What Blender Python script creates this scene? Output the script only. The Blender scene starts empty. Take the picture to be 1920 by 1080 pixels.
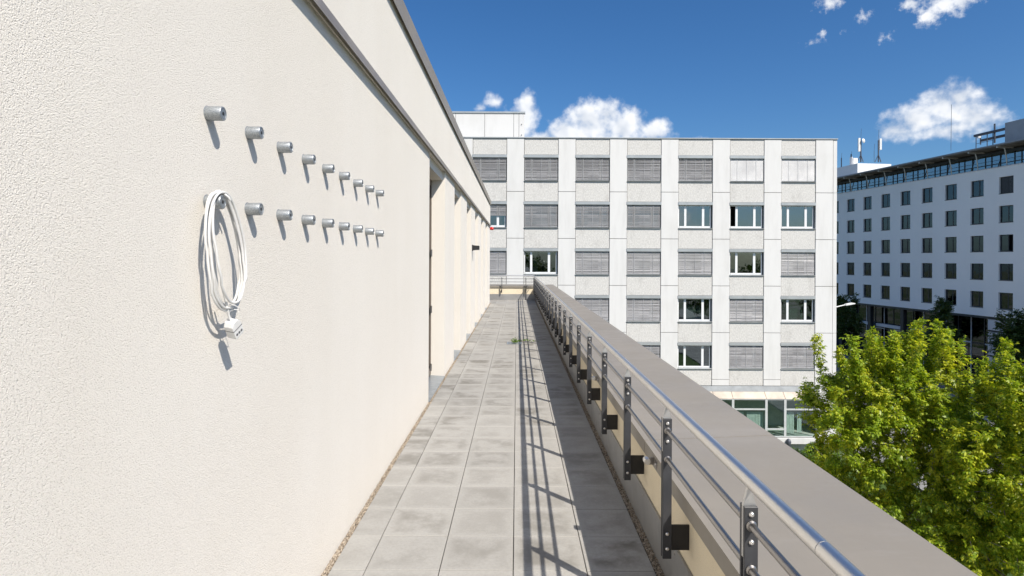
import bpy, bmesh, math, random
import numpy as np
from mathutils import Vector, Matrix

random.seed(7)
R = math.radians
C = bpy.context.scene.collection
EYE = 13.60           # camera height above the street
T = EYE - 1.68        # top of the terrace paving
F = 1120.0            # focal length in photo pixels

# ------------------------------------------------------------------ camera
cam_d = bpy.data.cameras.new('camera')
cam_d.sensor_width = 36.0
cam_d.lens = F / 1920 * 36.0
cam_d.shift_x = -9 / 1920
cam_d.shift_y = -53 / 1920
cam_d.clip_start = 0.05
cam_d.clip_end = 3000
cam = bpy.data.objects.new('camera', cam_d)
C.objects.link(cam)
cam.location = (0, 0, EYE)
ROLL = 0.0047
cam.rotation_euler = (R(90), -ROLL, 0)
bpy.context.scene.camera = cam

# ------------------------------------------------------------------ sun, sky, exposure
LIGHT = Vector((-0.62, 0.72, -1.0)).normalized()
sun_d = bpy.data.lights.new('sun', 'SUN')
sun_d.energy = 4.6
sun_d.angle = R(0.53)
sun_d.color = (1.0, 0.935, 0.845)
sun = bpy.data.objects.new('sun', sun_d)
C.objects.link(sun)
sun.location = (30, -40, 60)
sun.rotation_euler = LIGHT.to_track_quat('-Z', 'Y').to_euler()

SC = bpy.context.scene
SC.view_settings.view_transform = 'Standard'
SC.view_settings.look = 'None'
SC.view_settings.gamma = 1.0
SC.view_settings.exposure = 0.42
SC.view_settings.use_curve_mapping = False
SC.cycles.max_bounces = 6
SC.cycles.diffuse_bounces = 3
SC.cycles.glossy_bounces = 3
SC.cycles.transparent_max_bounces = 8
SC.cycles.caustics_reflective = False
SC.cycles.caustics_refractive = False

world = bpy.data.worlds.new('World')
SC.world = world
world.use_nodes = True


def build_world():
    nt = world.node_tree
    N, L = nt.nodes, nt.links
    N.clear()
    out = N.new('ShaderNodeOutputWorld')
    bg = N.new('ShaderNodeBackground')
    bg.inputs['Strength'].default_value = 0.105
    L.new(bg.outputs[0], out.inputs['Surface'])
    sky = N.new('ShaderNodeTexSky')
    sky.sky_type = 'NISHITA'
    sky.sun_disc = False
    to_sun = -LIGHT
    sky.sun_elevation = math.asin(to_sun.z)
    sky.sun_rotation = math.atan2(to_sun.x, to_sun.y)
    sky.altitude = 300
    sky.air_density = 1.0
    sky.dust_density = 1.6
    sky.ozone_density = 4.0

    def m(op, a, b=None, c=None, clamp=False):
        n = N.new('ShaderNodeMath')
        n.operation = op
        n.use_clamp = clamp
        for i, x in enumerate((a, b, c)):
            if x is None:
                continue
            if isinstance(x, (int, float)):
                n.inputs[i].default_value = x
            else:
                L.new(x, n.inputs[i])
        return n.outputs[0]

    tc = N.new('ShaderNodeTexCoord')
    sep = N.new('ShaderNodeSeparateXYZ')
    L.new(tc.outputs['Generated'], sep.inputs[0])
    az = m('ARCTAN2', sep.outputs['X'], sep.outputs['Y'])
    el = m('ARCSINE', sep.outputs['Z'])
    ae = N.new('ShaderNodeCombineXYZ')
    L.new(az, ae.inputs[0])
    L.new(el, ae.inputs[1])

    # fair-weather cumulus, puff by puff: direction read as azimuth / elevation, half sizes, density
    def dirn(px, py):
        x, z = (px - 969) / F, (487 - py) / F
        a = math.atan(x)
        return a, math.atan(z * math.cos(a))

    def wrapped(vec_off):
        ad = N.new('ShaderNodeVectorMath')
        ad.operation = 'ADD'
        L.new(ae.outputs[0], ad.inputs[0])
        ad.inputs[1].default_value = vec_off
        return ad.outputs[0]

    def fbm(scale, detail, rough, off):
        n = N.new('ShaderNodeTexNoise')
        n.inputs['Scale'].default_value = scale
        n.inputs['Detail'].default_value = detail
        n.inputs['Roughness'].default_value = rough
        L.new(wrapped(off), n.inputs['Vector'])
        return n.outputs['Fac']

    def puff_field(puffs):
        acc = None
        for px, py, rx, ry, w in puffs:
            a, e = dirn(px, py)
            sx, sy = rx / F * math.cos(a) ** 2 * 1.35, ry / F * math.cos(a) * 1.35
            q = N.new('ShaderNodeVectorMath')
            q.operation = 'MULTIPLY_ADD'
            L.new(ae.outputs[0], q.inputs[0])
            q.inputs[1].default_value = (1 / sx, 1 / sy, 0)
            q.inputs[2].default_value = (-a / sx, -e / sy, 0)
            ln = N.new('ShaderNodeVectorMath')
            ln.operation = 'LENGTH'
            L.new(q.outputs[0], ln.inputs[0])
            v = m('MULTIPLY_ADD', ln.outputs['Value'], -w, w)
            acc = v if acc is None else m('SMOOTH_MAX', acc, v, 0.18)
        return acc

    def cloud_bg(dens, n_lo, n_hi, soft):
        mr = N.new('ShaderNodeMapRange')
        mr.interpolation_type = 'SMOOTHSTEP'
        L.new(dens, mr.inputs['Value'])
        mr.inputs['From Min'].default_value = 0.0
        mr.inputs['From Max'].default_value = soft
        mr.inputs['To Max'].default_value = 0.98
        # lit crowns against grey hollows: compare the billows here with those a little nearer the sun
        sh = N.new('ShaderNodeMapRange')
        L.new(m('ADD', m('MULTIPLY', m('SUBTRACT', n_lo, n_hi), 1.7), m('MULTIPLY', dens, -0.28)), sh.inputs['Value'])
        sh.inputs['From Min'].default_value = -0.55
        sh.inputs['From Max'].default_value = 0.12
        cc = N.new('ShaderNodeMix')
        cc.data_type = 'RGBA'
        L.new(sh.outputs[0], cc.inputs[0])
        cc.inputs[6].default_value = (7.2, 7.7, 8.5, 1)
        cc.inputs[7].default_value = (10.6, 10.7, 10.9, 1)
        mx = N.new('ShaderNodeMix')
        mx.data_type = 'RGBA'
        L.new(mr.outputs[0], mx.inputs[0])
        L.new(skyc, mx.inputs[6])
        L.new(cc.outputs[2], mx.inputs[7])
        b = N.new('ShaderNodeBackground')
        b.inputs['Strength'].default_value = STR
        L.new(mx.outputs[2], b.inputs['Color'])
        return b.outputs[0]

    hs = N.new('ShaderNodeHueSaturation')
    hs.inputs['Saturation'].default_value = 1.22
    L.new(sky.outputs[0], hs.inputs['Color'])
    tint = N.new('ShaderNodeMix')
    tint.data_type = 'RGBA'
    tint.blend_type = 'MULTIPLY'
    tint.inputs[0].default_value = 1.0
    L.new(hs.outputs[0], tint.inputs[6])
    tint.inputs[7].default_value = (0.88, 1.06, 1.20, 1)
    skyc = tint.outputs[2]
    STR = 0.077
    L.new(skyc, bg.inputs['Color'])
    bg.inputs['Strength'].default_value = STR
    n0 = fbm(30, 8, 0.56, (0, 0, 0))
    n1 = fbm(30, 2, 0.5, (0.012, 0.022, 0))
    n0s = fbm(30, 2, 0.5, (0, 0, 0))
    w0 = fbm(60, 6, 0.62, (3.3, 1.7, 0.4))
    heaps = puff_field([
        (1120, 236, 66, 44, 1), (1062, 250, 52, 30, 1), (1168, 238, 48, 36, 1), (1218, 246, 34, 24, .95), (1098, 218, 34, 26, 1), (1138, 212, 30, 24, 1),
        (986, 220, 24, 40, 1), (1022, 262, 36, 22, 1), (962, 244, 40, 30, 1), (992, 194, 13, 18, .9), (928, 192, 21, 14, .75), (900, 204, 14, 9, .6), (1226, 232, 18, 14, .8), (1110, 292, 190, 36, 1),
        (1772, 200, 62, 40, 1), (1722, 222, 54, 26, 1), (1678, 244, 46, 20, .9), (1832, 216, 50, 30, 1), (1796, 180, 40, 24, 1), (1868, 214, 26, 16, .7), (1776, 240, 90, 18, .8)])
    wisps = puff_field([
        (1765, 6, 52, 24, .95), (1740, 28, 26, 18, .8), (1712, 2, 28, 13, .7), (1805, -12, 50, 20, .9), (1556, 3, 27, 13, .75), (1612, 28, 17, 12, .42),
        (1524, 76, 20, 8, .42), (1541, 64, 8, 9, .38), (1664, 66, 18, 11, .45), (1584, 57, 12, 4, .25)])
    dens = m('MAXIMUM', m('ADD', m('MULTIPLY', m('SUBTRACT', n0, 0.545), 1.9), heaps), m('ADD', m('MULTIPLY', m('SUBTRACT', w0, 0.56), 2.0), wisps))
    front = cloud_bg(dens, n0s, n1, 0.75)
    # the same kind of heaps scattered round the rest of the horizon
    g0 = fbm(5.5, 9, 0.58, (7.7, 2.1, 1.0))
    g1 = fbm(5.5, 3, 0.58, (7.76, 2.18, 1.0))
    g2 = fbm(5.5, 3, 0.58, (7.7, 2.1, 1.0))
    low = m('SUBTRACT', 0.34, m('ABSOLUTE', m('SUBTRACT', el, 0.26)))
    scat = m('ADD', m('MULTIPLY', m('SUBTRACT', g0, 0.56), 4.6), m('MULTIPLY', low, 0.8))
    rest = cloud_bg(scat, g2, g1, 0.6)
    # which part of the sky: straight ahead (the heaps above), the rest of the horizon, or clear zenith and ground
    ahead = m('MULTIPLY', m('MULTIPLY', m('GREATER_THAN', az, -0.16), m('LESS_THAN', az, 0.90)), m('MULTIPLY', m('GREATER_THAN', el, 0.08), m('LESS_THAN', el, 0.46)))
    around = m('MULTIPLY', m('GREATER_THAN', m('ABSOLUTE', m('SUBTRACT', az, 0.37)), 0.62), m('MULTIPLY', m('GREATER_THAN', el, 0.0), m('LESS_THAN', el, 0.9)))
    mA = N.new('ShaderNodeMixShader')
    L.new(around, mA.inputs[0])
    L.new(bg.outputs[0], mA.inputs[1])
    L.new(rest, mA.inputs[2])
    mB = N.new('ShaderNodeMixShader')
    L.new(ahead, mB.inputs[0])
    L.new(mA.outputs[0], mB.inputs[1])
    L.new(front, mB.inputs[2])
    L.new(mB.outputs[0], out.inputs['Surface'])


build_world()

# ------------------------------------------------------------------ helpers
WL = {}


def wloc(o):
    return WL.get(o.name, Vector((0, 0, 0)))


class MB:
    """collects faces, then becomes one mesh object"""

    def __init__(self, tf=None):
        self.v, self.f, self.tf = [], [], tf

    def add(self, vs, fs):
        b = len(self.v)
        if self.tf:
            vs = [self.tf(*p) for p in vs]
        self.v += [tuple(p) for p in vs]
        self.f += [tuple(b + i for i in q) for q in fs]
        return self

    def box(self, x0, x1, y0, y1, z0, z1):
        vs = [(x0, y0, z0), (x1, y0, z0), (x1, y1, z0), (x0, y1, z0), (x0, y0, z1), (x1, y0, z1), (x1, y1, z1), (x0, y1, z1)]
        return self.add(vs, [(3, 2, 1, 0), (4, 5, 6, 7), (0, 1, 5, 4), (1, 2, 6, 5), (2, 3, 7, 6), (3, 0, 4, 7)])

    def prism(self, pts, axis, a0, a1):
        """closed 2-D outline extruded along axis x / y / z"""
        n = len(pts)
        def P(p, a):
            return {'x': (a, p[0], p[1]), 'y': (p[0], a, p[1]), 'z': (p[0], p[1], a)}[axis]
        vs = [P(p, a0) for p in pts] + [P(p, a1) for p in pts]
        fs = [(i, (i + 1) % n, n + (i + 1) % n, n + i) for i in range(n)]
        fs += [tuple(range(n))[::-1], tuple(range(n, 2 * n))]
        return self.add(vs, fs)

    def tube(self, path, r, n=8, cap=True, closed=False):
        path = [Vector(p) for p in path]
        m = len(path)
        rs = r if isinstance(r, (list, tuple)) else [r] * m
        vs = []
        prev = None
        for i, p in enumerate(path):
            if closed:
                t = path[(i + 1) % m] - path[i - 1]
            else:
                t = path[min(i + 1, m - 1)] - path[max(i - 1, 0)]
            t.normalize()
            if prev is None:
                ref = Vector((0, 0, 1)) if abs(t.z) < 0.9 else Vector((1, 0, 0))
                u = t.cross(ref).normalized()
            else:
                u = (prev - t * prev.dot(t)).normalized()
            prev = u
            w = t.cross(u)
            for k in range(n):
                a = 2 * math.pi * k / n
                vs.append(p + (u * math.cos(a) + w * math.sin(a)) * rs[i])
        fs = []
        for i in range(m if closed else m - 1):
            j = (i + 1) % m
            for k in range(n):
                k2 = (k + 1) % n
                fs.append((i * n + k, i * n + k2, j * n + k2, j * n + k))
        if cap and not closed:
            fs += [tuple(range(n))[::-1], tuple(range((m - 1) * n, m * n))]
        return self.add(vs, fs)

    def lathe(self, prof, org, axis, n=16):
        """prof: list of (radius, distance along axis)"""
        ax = Vector(axis).normalized()
        ref = Vector((0, 0, 1)) if abs(ax.z) < 0.9 else Vector((1, 0, 0))
        u = ax.cross(ref).normalized()
        w = ax.cross(u)
        o = Vector(org)
        vs, fs = [], []
        for r, d in prof:
            for k in range(n):
                a = 2 * math.pi * k / n
                vs.append(o + ax * d + (u * math.cos(a) + w * math.sin(a)) * r)
        for i in range(len(prof) - 1):
            for k in range(n):
                k2 = (k + 1) % n
                fs.append((i * n + k, i * n + k2, (i + 1) * n + k2, (i + 1) * n + k))
        fs += [tuple(range(n))[::-1], tuple(range((len(prof) - 1) * n, len(prof) * n))]
        return self.add(vs, fs)

    def mesh(self, name, mat, smooth=False, bevel=0.0, seg=1):
        me = bpy.data.meshes.new(name)
        me.from_pydata(self.v, [], self.f)
        bm = bmesh.new()
        bm.from_mesh(me)
        bmesh.ops.recalc_face_normals(bm, faces=bm.faces)
        if bevel:
            bmesh.ops.bevel(bm, geom=list(bm.edges), offset=bevel, segments=seg, affect='EDGES', profile=0.6, clamp_overlap=True)
        bm.to_mesh(me)
        bm.free()
        if smooth:
            me.shade_smooth()
            try:
                me.set_sharp_from_angle(angle=R(38))
            except Exception:
                pass
        me.materials.append(mat)
        return me

    def build(self, name, mat, parent=None, smooth=False, bevel=0.0, seg=1, loc=None):
        return place(name, self.mesh(name, mat, smooth, bevel, seg), parent, loc)


def place(name, me, parent=None, loc=None):
    """link a mesh (drawn in world space, or around loc) under its parent"""
    o = bpy.data.objects.new(name, me)
    C.objects.link(o)
    l = Vector(loc) if loc is not None else Vector((0, 0, 0))
    o.location = l
    WL[o.name] = l.copy()
    if parent is not None:
        o.parent = parent
        o.matrix_parent_inverse = Matrix.Translation(-wloc(parent))
    return o


def tag(o, label=None, cat=None, group=None, kind=None):
    if label:
        o['label'] = label
    if cat:
        o['category'] = cat
    if group:
        o['group'] = group
    if kind:
        o['kind'] = kind
    return o


def thing(name, label, cat, loc, group=None):
    o = bpy.data.objects.new(name, None)
    o.empty_display_size = 0.2
    C.objects.link(o)
    o.location = loc
    WL[o.name] = Vector(loc)
    return tag(o, label, cat, group)


def unproj(px, py, Y):
    """point at depth Y that the photo shows at (px, py); used to read sizes off the photograph"""
    a, b = (px - 969) / F, (487 - py) / F
    return Vector(((a - b * ROLL) * Y, Y, EYE + (b + a * ROLL) * Y))


# ------------------------------------------------------------------ materials
class MT:
    def __init__(self, name, col=(0.5, 0.5, 0.5), rough=0.6, metal=0.0, spec=0.5):
        self.m = bpy.data.materials.new(name)
        self.m.use_nodes = True
        self.nt = self.m.node_tree
        self.N, self.L = self.nt.nodes, self.nt.links
        self.b = self.N['Principled BSDF']
        self.b.inputs['Base Color'].default_value = (*col, 1)
        self.b.inputs['Roughness'].default_value = rough
        self.b.inputs['Metallic'].default_value = metal
        self.b.inputs['Specular IOR Level'].default_value = spec
        self._pos = None

    def pos(self, scale=(1, 1, 1)):
        if self._pos is None:
            self._pos = self.N.new('ShaderNodeNewGeometry')
        mp = self.N.new('ShaderNodeVectorMath')
        mp.operation = 'MULTIPLY'
        mp.inputs[1].default_value = scale
        self.L.new(self._pos.outputs['Position'], mp.inputs[0])
        return mp.outputs[0]

    def noise(self, scale, detail=3, rough=0.55, stretch=(1, 1, 1), vec=None):
        n = self.N.new('ShaderNodeTexNoise')
        n.inputs['Scale'].default_value = scale
        n.inputs['Detail'].default_value = detail
        n.inputs['Roughness'].default_value = rough
        self.L.new(vec if vec is not None else self.pos(stretch), n.inputs['Vector'])
        return n.outputs['Fac']

    def voro(self, scale, feature='F1', stretch=(1, 1, 1)):
        n = self.N.new('ShaderNodeTexVoronoi')
        n.feature = feature
        n.inputs['Scale'].default_value = scale
        self.L.new(self.pos(stretch), n.inputs['Vector'])
        return n.outputs

    def math(self, op, a, b=None, clamp=False):
        n = self.N.new('ShaderNodeMath')
        n.operation = op
        n.use_clamp = clamp
        for i, x in enumerate((a, b)):
            if x is None:
                continue
            if isinstance(x, (int, float)):
                n.inputs[i].default_value = x
            else:
                self.L.new(x, n.inputs[i])
        return n.outputs[0]

    def rng(self, v, a, b, c=0.0, d=1.0, smooth=True):
        n = self.N.new('ShaderNodeMapRange')
        if smooth:
            n.interpolation_type = 'SMOOTHSTEP'
        self.L.new(v, n.inputs['Value'])
        for k, x in (('From Min', a), ('From Max', b), ('To Min', c), ('To Max', d)):
            n.inputs[k].default_value = x
        return n.outputs[0]

    def mix(self, f, a, b, mode='MIX'):
        n = self.N.new('ShaderNodeMix')
        n.data_type = 'RGBA'
        n.blend_type = mode
        for idx, x in ((0, f), (6, a), (7, b)):
            if isinstance(x, (int, float)):
                n.inputs[idx].default_value = x
            elif isinstance(x, tuple):
                n.inputs[idx].default_value = (*x, 1)
            else:
                self.L.new(x, n.inputs[idx])
        return n.outputs[2]

    def color(self, c):
        self.L.new(c, self.b.inputs['Base Color'])
        return self

    def roughness(self, v):
        self.L.new(v, self.b.inputs['Roughness'])
        return self

    def bump(self, h, dist, strength=1.0):
        n = self.N.new('ShaderNodeBump')
        n.inputs['Distance'].default_value = dist
        n.inputs['Strength'].default_value = strength
        self.L.new(h, n.inputs['Height'])
        self.L.new(n.outputs[0], self.b.inputs['Normal'])
        return self


def stucco(name, c1, c2, grain=110, dist=0.0035):
    t = MT(name, c1, 0.9, 0, 0.2)
    a = t.noise(grain, 4, 0.62)
    b2 = t.rng(t.noise(grain * 0.62, 2, 0.5), 0.30, 0.46)
    h = t.math('ADD', a, t.math('MULTIPLY', b2, 0.45))
    patch = t.noise(0.9, 4, 0.6)
    streak = t.noise(1.6, 4, 0.6, (1.0, 1.0, 0.12))
    f = t.rng(t.math('ADD', t.math('MULTIPLY', patch, 0.5), t.math('MULTIPLY', streak, 0.5)), 0.36, 0.66)
    pit_shade = t.rng(t.noise(grain * 0.8, 3, 0.6), 0.33, 0.43, 0.55, 1.0)  # dark speckle: small shadows in the render's hollows, put into the base colour
    c = t.mix(f, c1, c2)
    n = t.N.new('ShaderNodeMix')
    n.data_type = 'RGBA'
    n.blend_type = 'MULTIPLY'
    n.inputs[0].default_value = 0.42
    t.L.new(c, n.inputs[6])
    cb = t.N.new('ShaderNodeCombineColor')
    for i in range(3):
        t.L.new(pit_shade, cb.inputs[i])
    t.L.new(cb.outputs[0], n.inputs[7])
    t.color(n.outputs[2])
    t.bump(h, dist, 1.0)
    return t.m


M = {}
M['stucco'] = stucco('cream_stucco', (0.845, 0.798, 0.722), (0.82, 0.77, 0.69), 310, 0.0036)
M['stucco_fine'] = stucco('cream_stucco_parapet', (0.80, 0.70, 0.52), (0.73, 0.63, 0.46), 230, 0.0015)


def metal_paint(name, col, rough=0.45, var=0.06, metal=0.0, scale=3.0):
    # paint and sheet metal: faint cloudy tone and gloss
    t = MT(name, col, rough, metal, 0.5)
    n = t.noise(scale, 5, 0.6)
    lo = tuple(c * (1 - var * 1.6) for c in col)
    hi = tuple(min(1, c * (1 + var)) for c in col)
    t.color(t.mix(t.rng(n, 0.3, 0.7), lo, hi))
    if metal < 0.99:
        t.roughness(t.rng(t.noise(scale * 3, 3, 0.6), 0.3, 0.7, rough - 0.04, rough + 0.08))
    return t.m


t = MT('coping_sheet_weathered', (0.30, 0.268, 0.228), 0.46, 0, 0.5)
c = t.mix(t.rng(t.noise(1.1, 5, 0.6), 0.3, 0.7), (0.245, 0.220, 0.184), (0.275, 0.247, 0.207))
c = t.mix(t.rng(t.noise(2.6, 6, 0.7, (0.35, 1.4, 1)), 0.52, 0.74, 0, 0.30), c, (0.35, 0.318, 0.28))
c = t.mix(t.rng(t.noise(5.0, 5, 0.7, (0.3, 2.2, 1)), 0.58, 0.76, 0, 0.28), c, (0.19, 0.17, 0.145))
c = t.mix(t.rng(t.noise(90, 2, 0.5), 0.72, 0.78, 0, 0.35), c, (0.14, 0.125, 0.105))
t.color(c)
t.roughness(t.rng(t.noise(3.0, 5, 0.65), 0.3, 0.7, 0.40, 0.58))
t.bump(t.noise(1.6, 2, 0.5), 0.006, 0.35)
M['coping'] = t.m
M['ledge'] = metal_paint('ledge_sheet', (0.25, 0.225, 0.205), 0.45, 0.10, 0.0, 2.5)
M['flashing'] = metal_paint('flashing_sheet', (0.34, 0.335, 0.325), 0.42, 0.10, 0.35, 2.0)
M['sill_blue'] = metal_paint('door_sill_sheet', (0.40, 0.45, 0.50), 0.32, 0.10, 0.75, 4.0)
M['steel'] = metal_paint('polished_steel', (0.78, 0.755, 0.72), 0.38, 0.02, 1.0, 3.0)
M['steel_dull'] = metal_paint('brushed_steel', (0.36, 0.34, 0.32), 0.36, 0.03, 1.0, 3.0)
M['post'] = metal_paint('dark_grey_lacquer', (0.045, 0.046, 0.05), 0.38, 0.10, 0.0, 9.0)
M['plate'] = metal_paint('brushed_plate', (0.62, 0.61, 0.59), 0.38, 0.06, 0.85, 12.0)
M['bracket'] = metal_paint('black_steel', (0.022, 0.020, 0.019), 0.5, 0.15, 0.0, 8.0)
M['door'] = metal_paint('door_frame_bronze', (0.16, 0.13, 0.105), 0.4, 0.08, 0.2, 4.0)
M['door_glass'] = MT('door_glass', (0.015, 0.017, 0.018), 0.06, 0, 0.6).m
M['black'] = metal_paint('black_lamp', (0.02, 0.02, 0.021), 0.45, 0.1, 0, 8)
M['red'] = MT('red_lens', (0.55, 0.02, 0.015), 0.25, 0, 0.5).m
t = MT('galvanised', (0.46, 0.48, 0.49), 0.42, 0.7)
t.color(t.mix(t.rng(t.voro(240)['Distance'], 0.1, 0.8), (0.25, 0.27, 0.285), (0.40, 0.42, 0.43)))
t.roughness(t.rng(t.noise(120, 3), 0.3, 0.7, 0.34, 0.56))
M['galv'] = t.m
M['cable'] = metal_paint('white_cable', (0.66, 0.65, 0.625), 0.42, 0.05, 0, 20)
M['plug'] = metal_paint('white_plastic', (0.72, 0.71, 0.69), 0.38, 0.05, 0, 30)
M['plug_dark'] = MT('socket_holes', (0.12, 0.12, 0.125), 0.5).m

# concrete paving: pale rim, grey weathered middle; Object Info picks another cloud of dirt for each slab
t = MT('paving_concrete', (0.4, 0.39, 0.37), 0.85, 0, 0.25)
oi = t.N.new('ShaderNodeObjectInfo')
tcn = t.N.new('ShaderNodeTexCoord')
sx = t.N.new('ShaderNodeSeparateXYZ')
t.L.new(tcn.outputs['Object'], sx.inputs[0])
rx = t.math('ABSOLUTE', sx.outputs['X'])
ry = t.math('ABSOLUTE', sx.outputs['Y'])
edge = t.math('MAXIMUM', rx, ry)
off = t.N.new('ShaderNodeVectorMath')
off.operation = 'ADD'
cmb = t.N.new('ShaderNodeCombineXYZ')
for i in range(3):
    t.L.new(t.math('MULTIPLY', oi.outputs['Random'], 40.0 + 13 * i), cmb.inputs[i])
t.L.new(tcn.outputs['Object'], off.inputs[0])
t.L.new(cmb.outputs[0], off.inputs[1])
blot = t.noise(6.5, 6, 0.66, vec=off.outputs[0])
fine = t.noise(60, 4, 0.65)
big = t.noise(2.6, 4, 0.6, vec=off.outputs[0])
e2 = t.math('ADD', edge, t.math('MULTIPLY', t.math('SUBTRACT', blot, 0.5), 0.22))
inner = t.rng(e2, 0.125, 0.195, 1.0, 0.12)
dirt = t.math('MULTIPLY', inner, t.rng(t.math('ADD', t.math('MULTIPLY', blot, 0.45), t.math('MULTIPLY', big, 0.55)), 0.38, 0.62, 0.0, 1.0))
dirt = t.math('MULTIPLY', dirt, t.rng(t.math('FRACT', t.math('MULTIPLY', oi.outputs['Random'], 7.3)), 0.0, 1.0, 0.25, 1.0, False))
c = t.mix(dirt, (0.385, 0.372, 0.344), (0.175, 0.163, 0.14))
tone = t.math('FRACT', t.math('MULTIPLY', oi.outputs['Random'], 3.7))
c = t.mix(t.math('MULTIPLY', tone, 0.38), c, (0.27, 0.262, 0.245))
c = t.mix(t.rng(fine, 0.35, 0.7, 0.0, 0.22), c, (0.21, 0.20, 0.185))
sp = t.rng(t.noise(420, 2, 0.5), 0.66, 0.74, 0.0, 0.35)
c = t.mix(sp, c, (0.62, 0.60, 0.56))
t.color(c)
t.bump(t.math('ADD', fine, t.math('MULTIPLY', t.noise(300, 2), 0.5)), 0.0012, 0.8)
M['paving'] = t.m
M['joint'] = metal_paint('joint_sand', (0.13, 0.12, 0.105), 0.95, 0.2, 0, 40)
t = MT('fine_gravel', (0.3, 0.26, 0.2), 0.9, 0, 0.3)
rp = t.N.new('ShaderNodeNewGeometry').outputs['Random Per Island']
t.color(t.mix(rp, (0.17, 0.13, 0.095), (0.55, 0.47, 0.37)))
M['gravel'] = t.m

# office building
t = MT('white_precast', (0.78, 0.78, 0.775), 0.8, 0, 0.25)
st = t.rng(t.noise(1.3, 6, 0.65, (1.5, 1.5, 0.22)), 0.42, 0.75)
c = t.mix(st, (0.70, 0.69, 0.67), (0.635, 0.625, 0.605))
c = t.mix(t.rng(t.noise(0.35, 5, 0.6), 0.5, 0.75, 0, 0.35), c, (0.60, 0.585, 0.55))
t.color(c)
M['precast'] = t.m
t = MT('pebble_panel', (0.66, 0.65, 0.63), 0.95, 0, 0.15)
g = t.noise(15, 4, 0.75, (1, 1, 0.55))
d = t.noise(1.1, 6, 0.7, (1.3, 1, 0.7))
c = t.mix(t.rng(g, 0.36, 0.66), (0.54, 0.525, 0.495), (0.71, 0.69, 0.655))
c = t.mix(t.rng(d, 0.50, 0.74, 0, 0.34), c, (0.33, 0.315, 0.29))
t.color(c)
t.bump(g, 0.02, 0.8)
M['pebble'] = t.m
M['trim'] = metal_paint('grey_blind_box', (0.43, 0.45, 0.45), 0.4, 0.05, 0.3, 1.5)
M['frame_white'] = metal_paint('white_window_frame', (0.78, 0.79, 0.79), 0.35, 0.04, 0, 2)
M['dark_gap'] = MT('shadow_gap', (0.09, 0.09, 0.09), 0.9).m
M['slat'] = metal_paint('blind_slat', (0.47, 0.465, 0.47), 0.5, 0.05, 0.15, 1.0)
M['slat_bright'] = metal_paint('blind_slat_glare', (0.66, 0.66, 0.66), 0.5, 0.05, 0.1, 1.0)  # lighter copy of the slat colour, with the sun's glare painted in
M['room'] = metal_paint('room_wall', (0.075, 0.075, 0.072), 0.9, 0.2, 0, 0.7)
M['bay_room'] = metal_paint('bay_room_wall', (0.40, 0.42, 0.40), 0.9, 0.15, 0, 0.7)
M['apron'] = metal_paint('apron_zinc', (0.30, 0.315, 0.32), 0.85, 0.10, 0.0, 1.5)
M['curtain'] = metal_paint('vertical_blind', (0.62, 0.66, 0.62), 0.8, 0.08, 0, 3)
M['bay_top'] = metal_paint('bay_top_panel', (0.55, 0.47, 0.385), 0.6, 0.14, 0, 0.9)
M['bay_frame'] = metal_paint('bay_frame', (0.56, 0.57, 0.56), 0.45, 0.05, 0, 2)


def glass(name, tint, refl):
    m = bpy.data.materials.new(name)
    m.use_nodes = True
    nt = m.node_tree
    N, L = nt.nodes, nt.links
    N.clear()
    out = N.new('ShaderNodeOutputMaterial')
    mx = N.new('ShaderNodeMixShader')
    tr = N.new('ShaderNodeBsdfTransparent')
    tr.inputs[0].default_value = (*tint, 1)
    gl = N.new('ShaderNodeBsdfGlossy')
    gl.inputs['Roughness'].default_value = 0.0
    gl.inputs['Color'].default_value = (0.86, 0.95, 1.0, 1)
    geo = N.new('ShaderNodeNewGeometry')
    ns = N.new('ShaderNodeTexNoise')
    ns.inputs['Scale'].default_value = 0.8
    L.new(geo.outputs['Position'], ns.inputs['Vector'])
    bp = N.new('ShaderNodeBump')
    bp.inputs['Strength'].default_value = 0.25
    bp.inputs['Distance'].default_value = 0.02
    L.new(ns.outputs['Fac'], bp.inputs['Height'])
    L.new(bp.outputs[0], gl.inputs['Normal'])
    # Schlick reflectance, the same for both faces of the pane
    lw = N.new('ShaderNodeLayerWeight')
    lw.inputs['Blend'].default_value = 0.5
    pw_ = N.new('ShaderNodeMath')
    pw_.operation = 'POWER'
    L.new(lw.outputs['Facing'], pw_.inputs[0])
    pw_.inputs[1].default_value = 5.0
    ad = N.new('ShaderNodeMath')
    ad.operation = 'MULTIPLY_ADD'
    ad.use_clamp = True
    L.new(pw_.outputs[0], ad.inputs[0])
    ad.inputs[1].default_value = 0.85
    ad.inputs[2].default_value = refl + 0.04
    L.new(ad.outputs[0], mx.inputs[0])
    L.new(tr.outputs[0], mx.inputs[1])
    L.new(gl.outputs[0], mx.inputs[2])
    L.new(mx.outputs[0], out.inputs[0])
    return m


M['glass'] = glass('window_glass', (0.50, 0.57, 0.56), 0.15)
M['bay_glass'] = glass('bay_glass', (0.86, 0.93, 0.905), 0.05)

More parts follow.
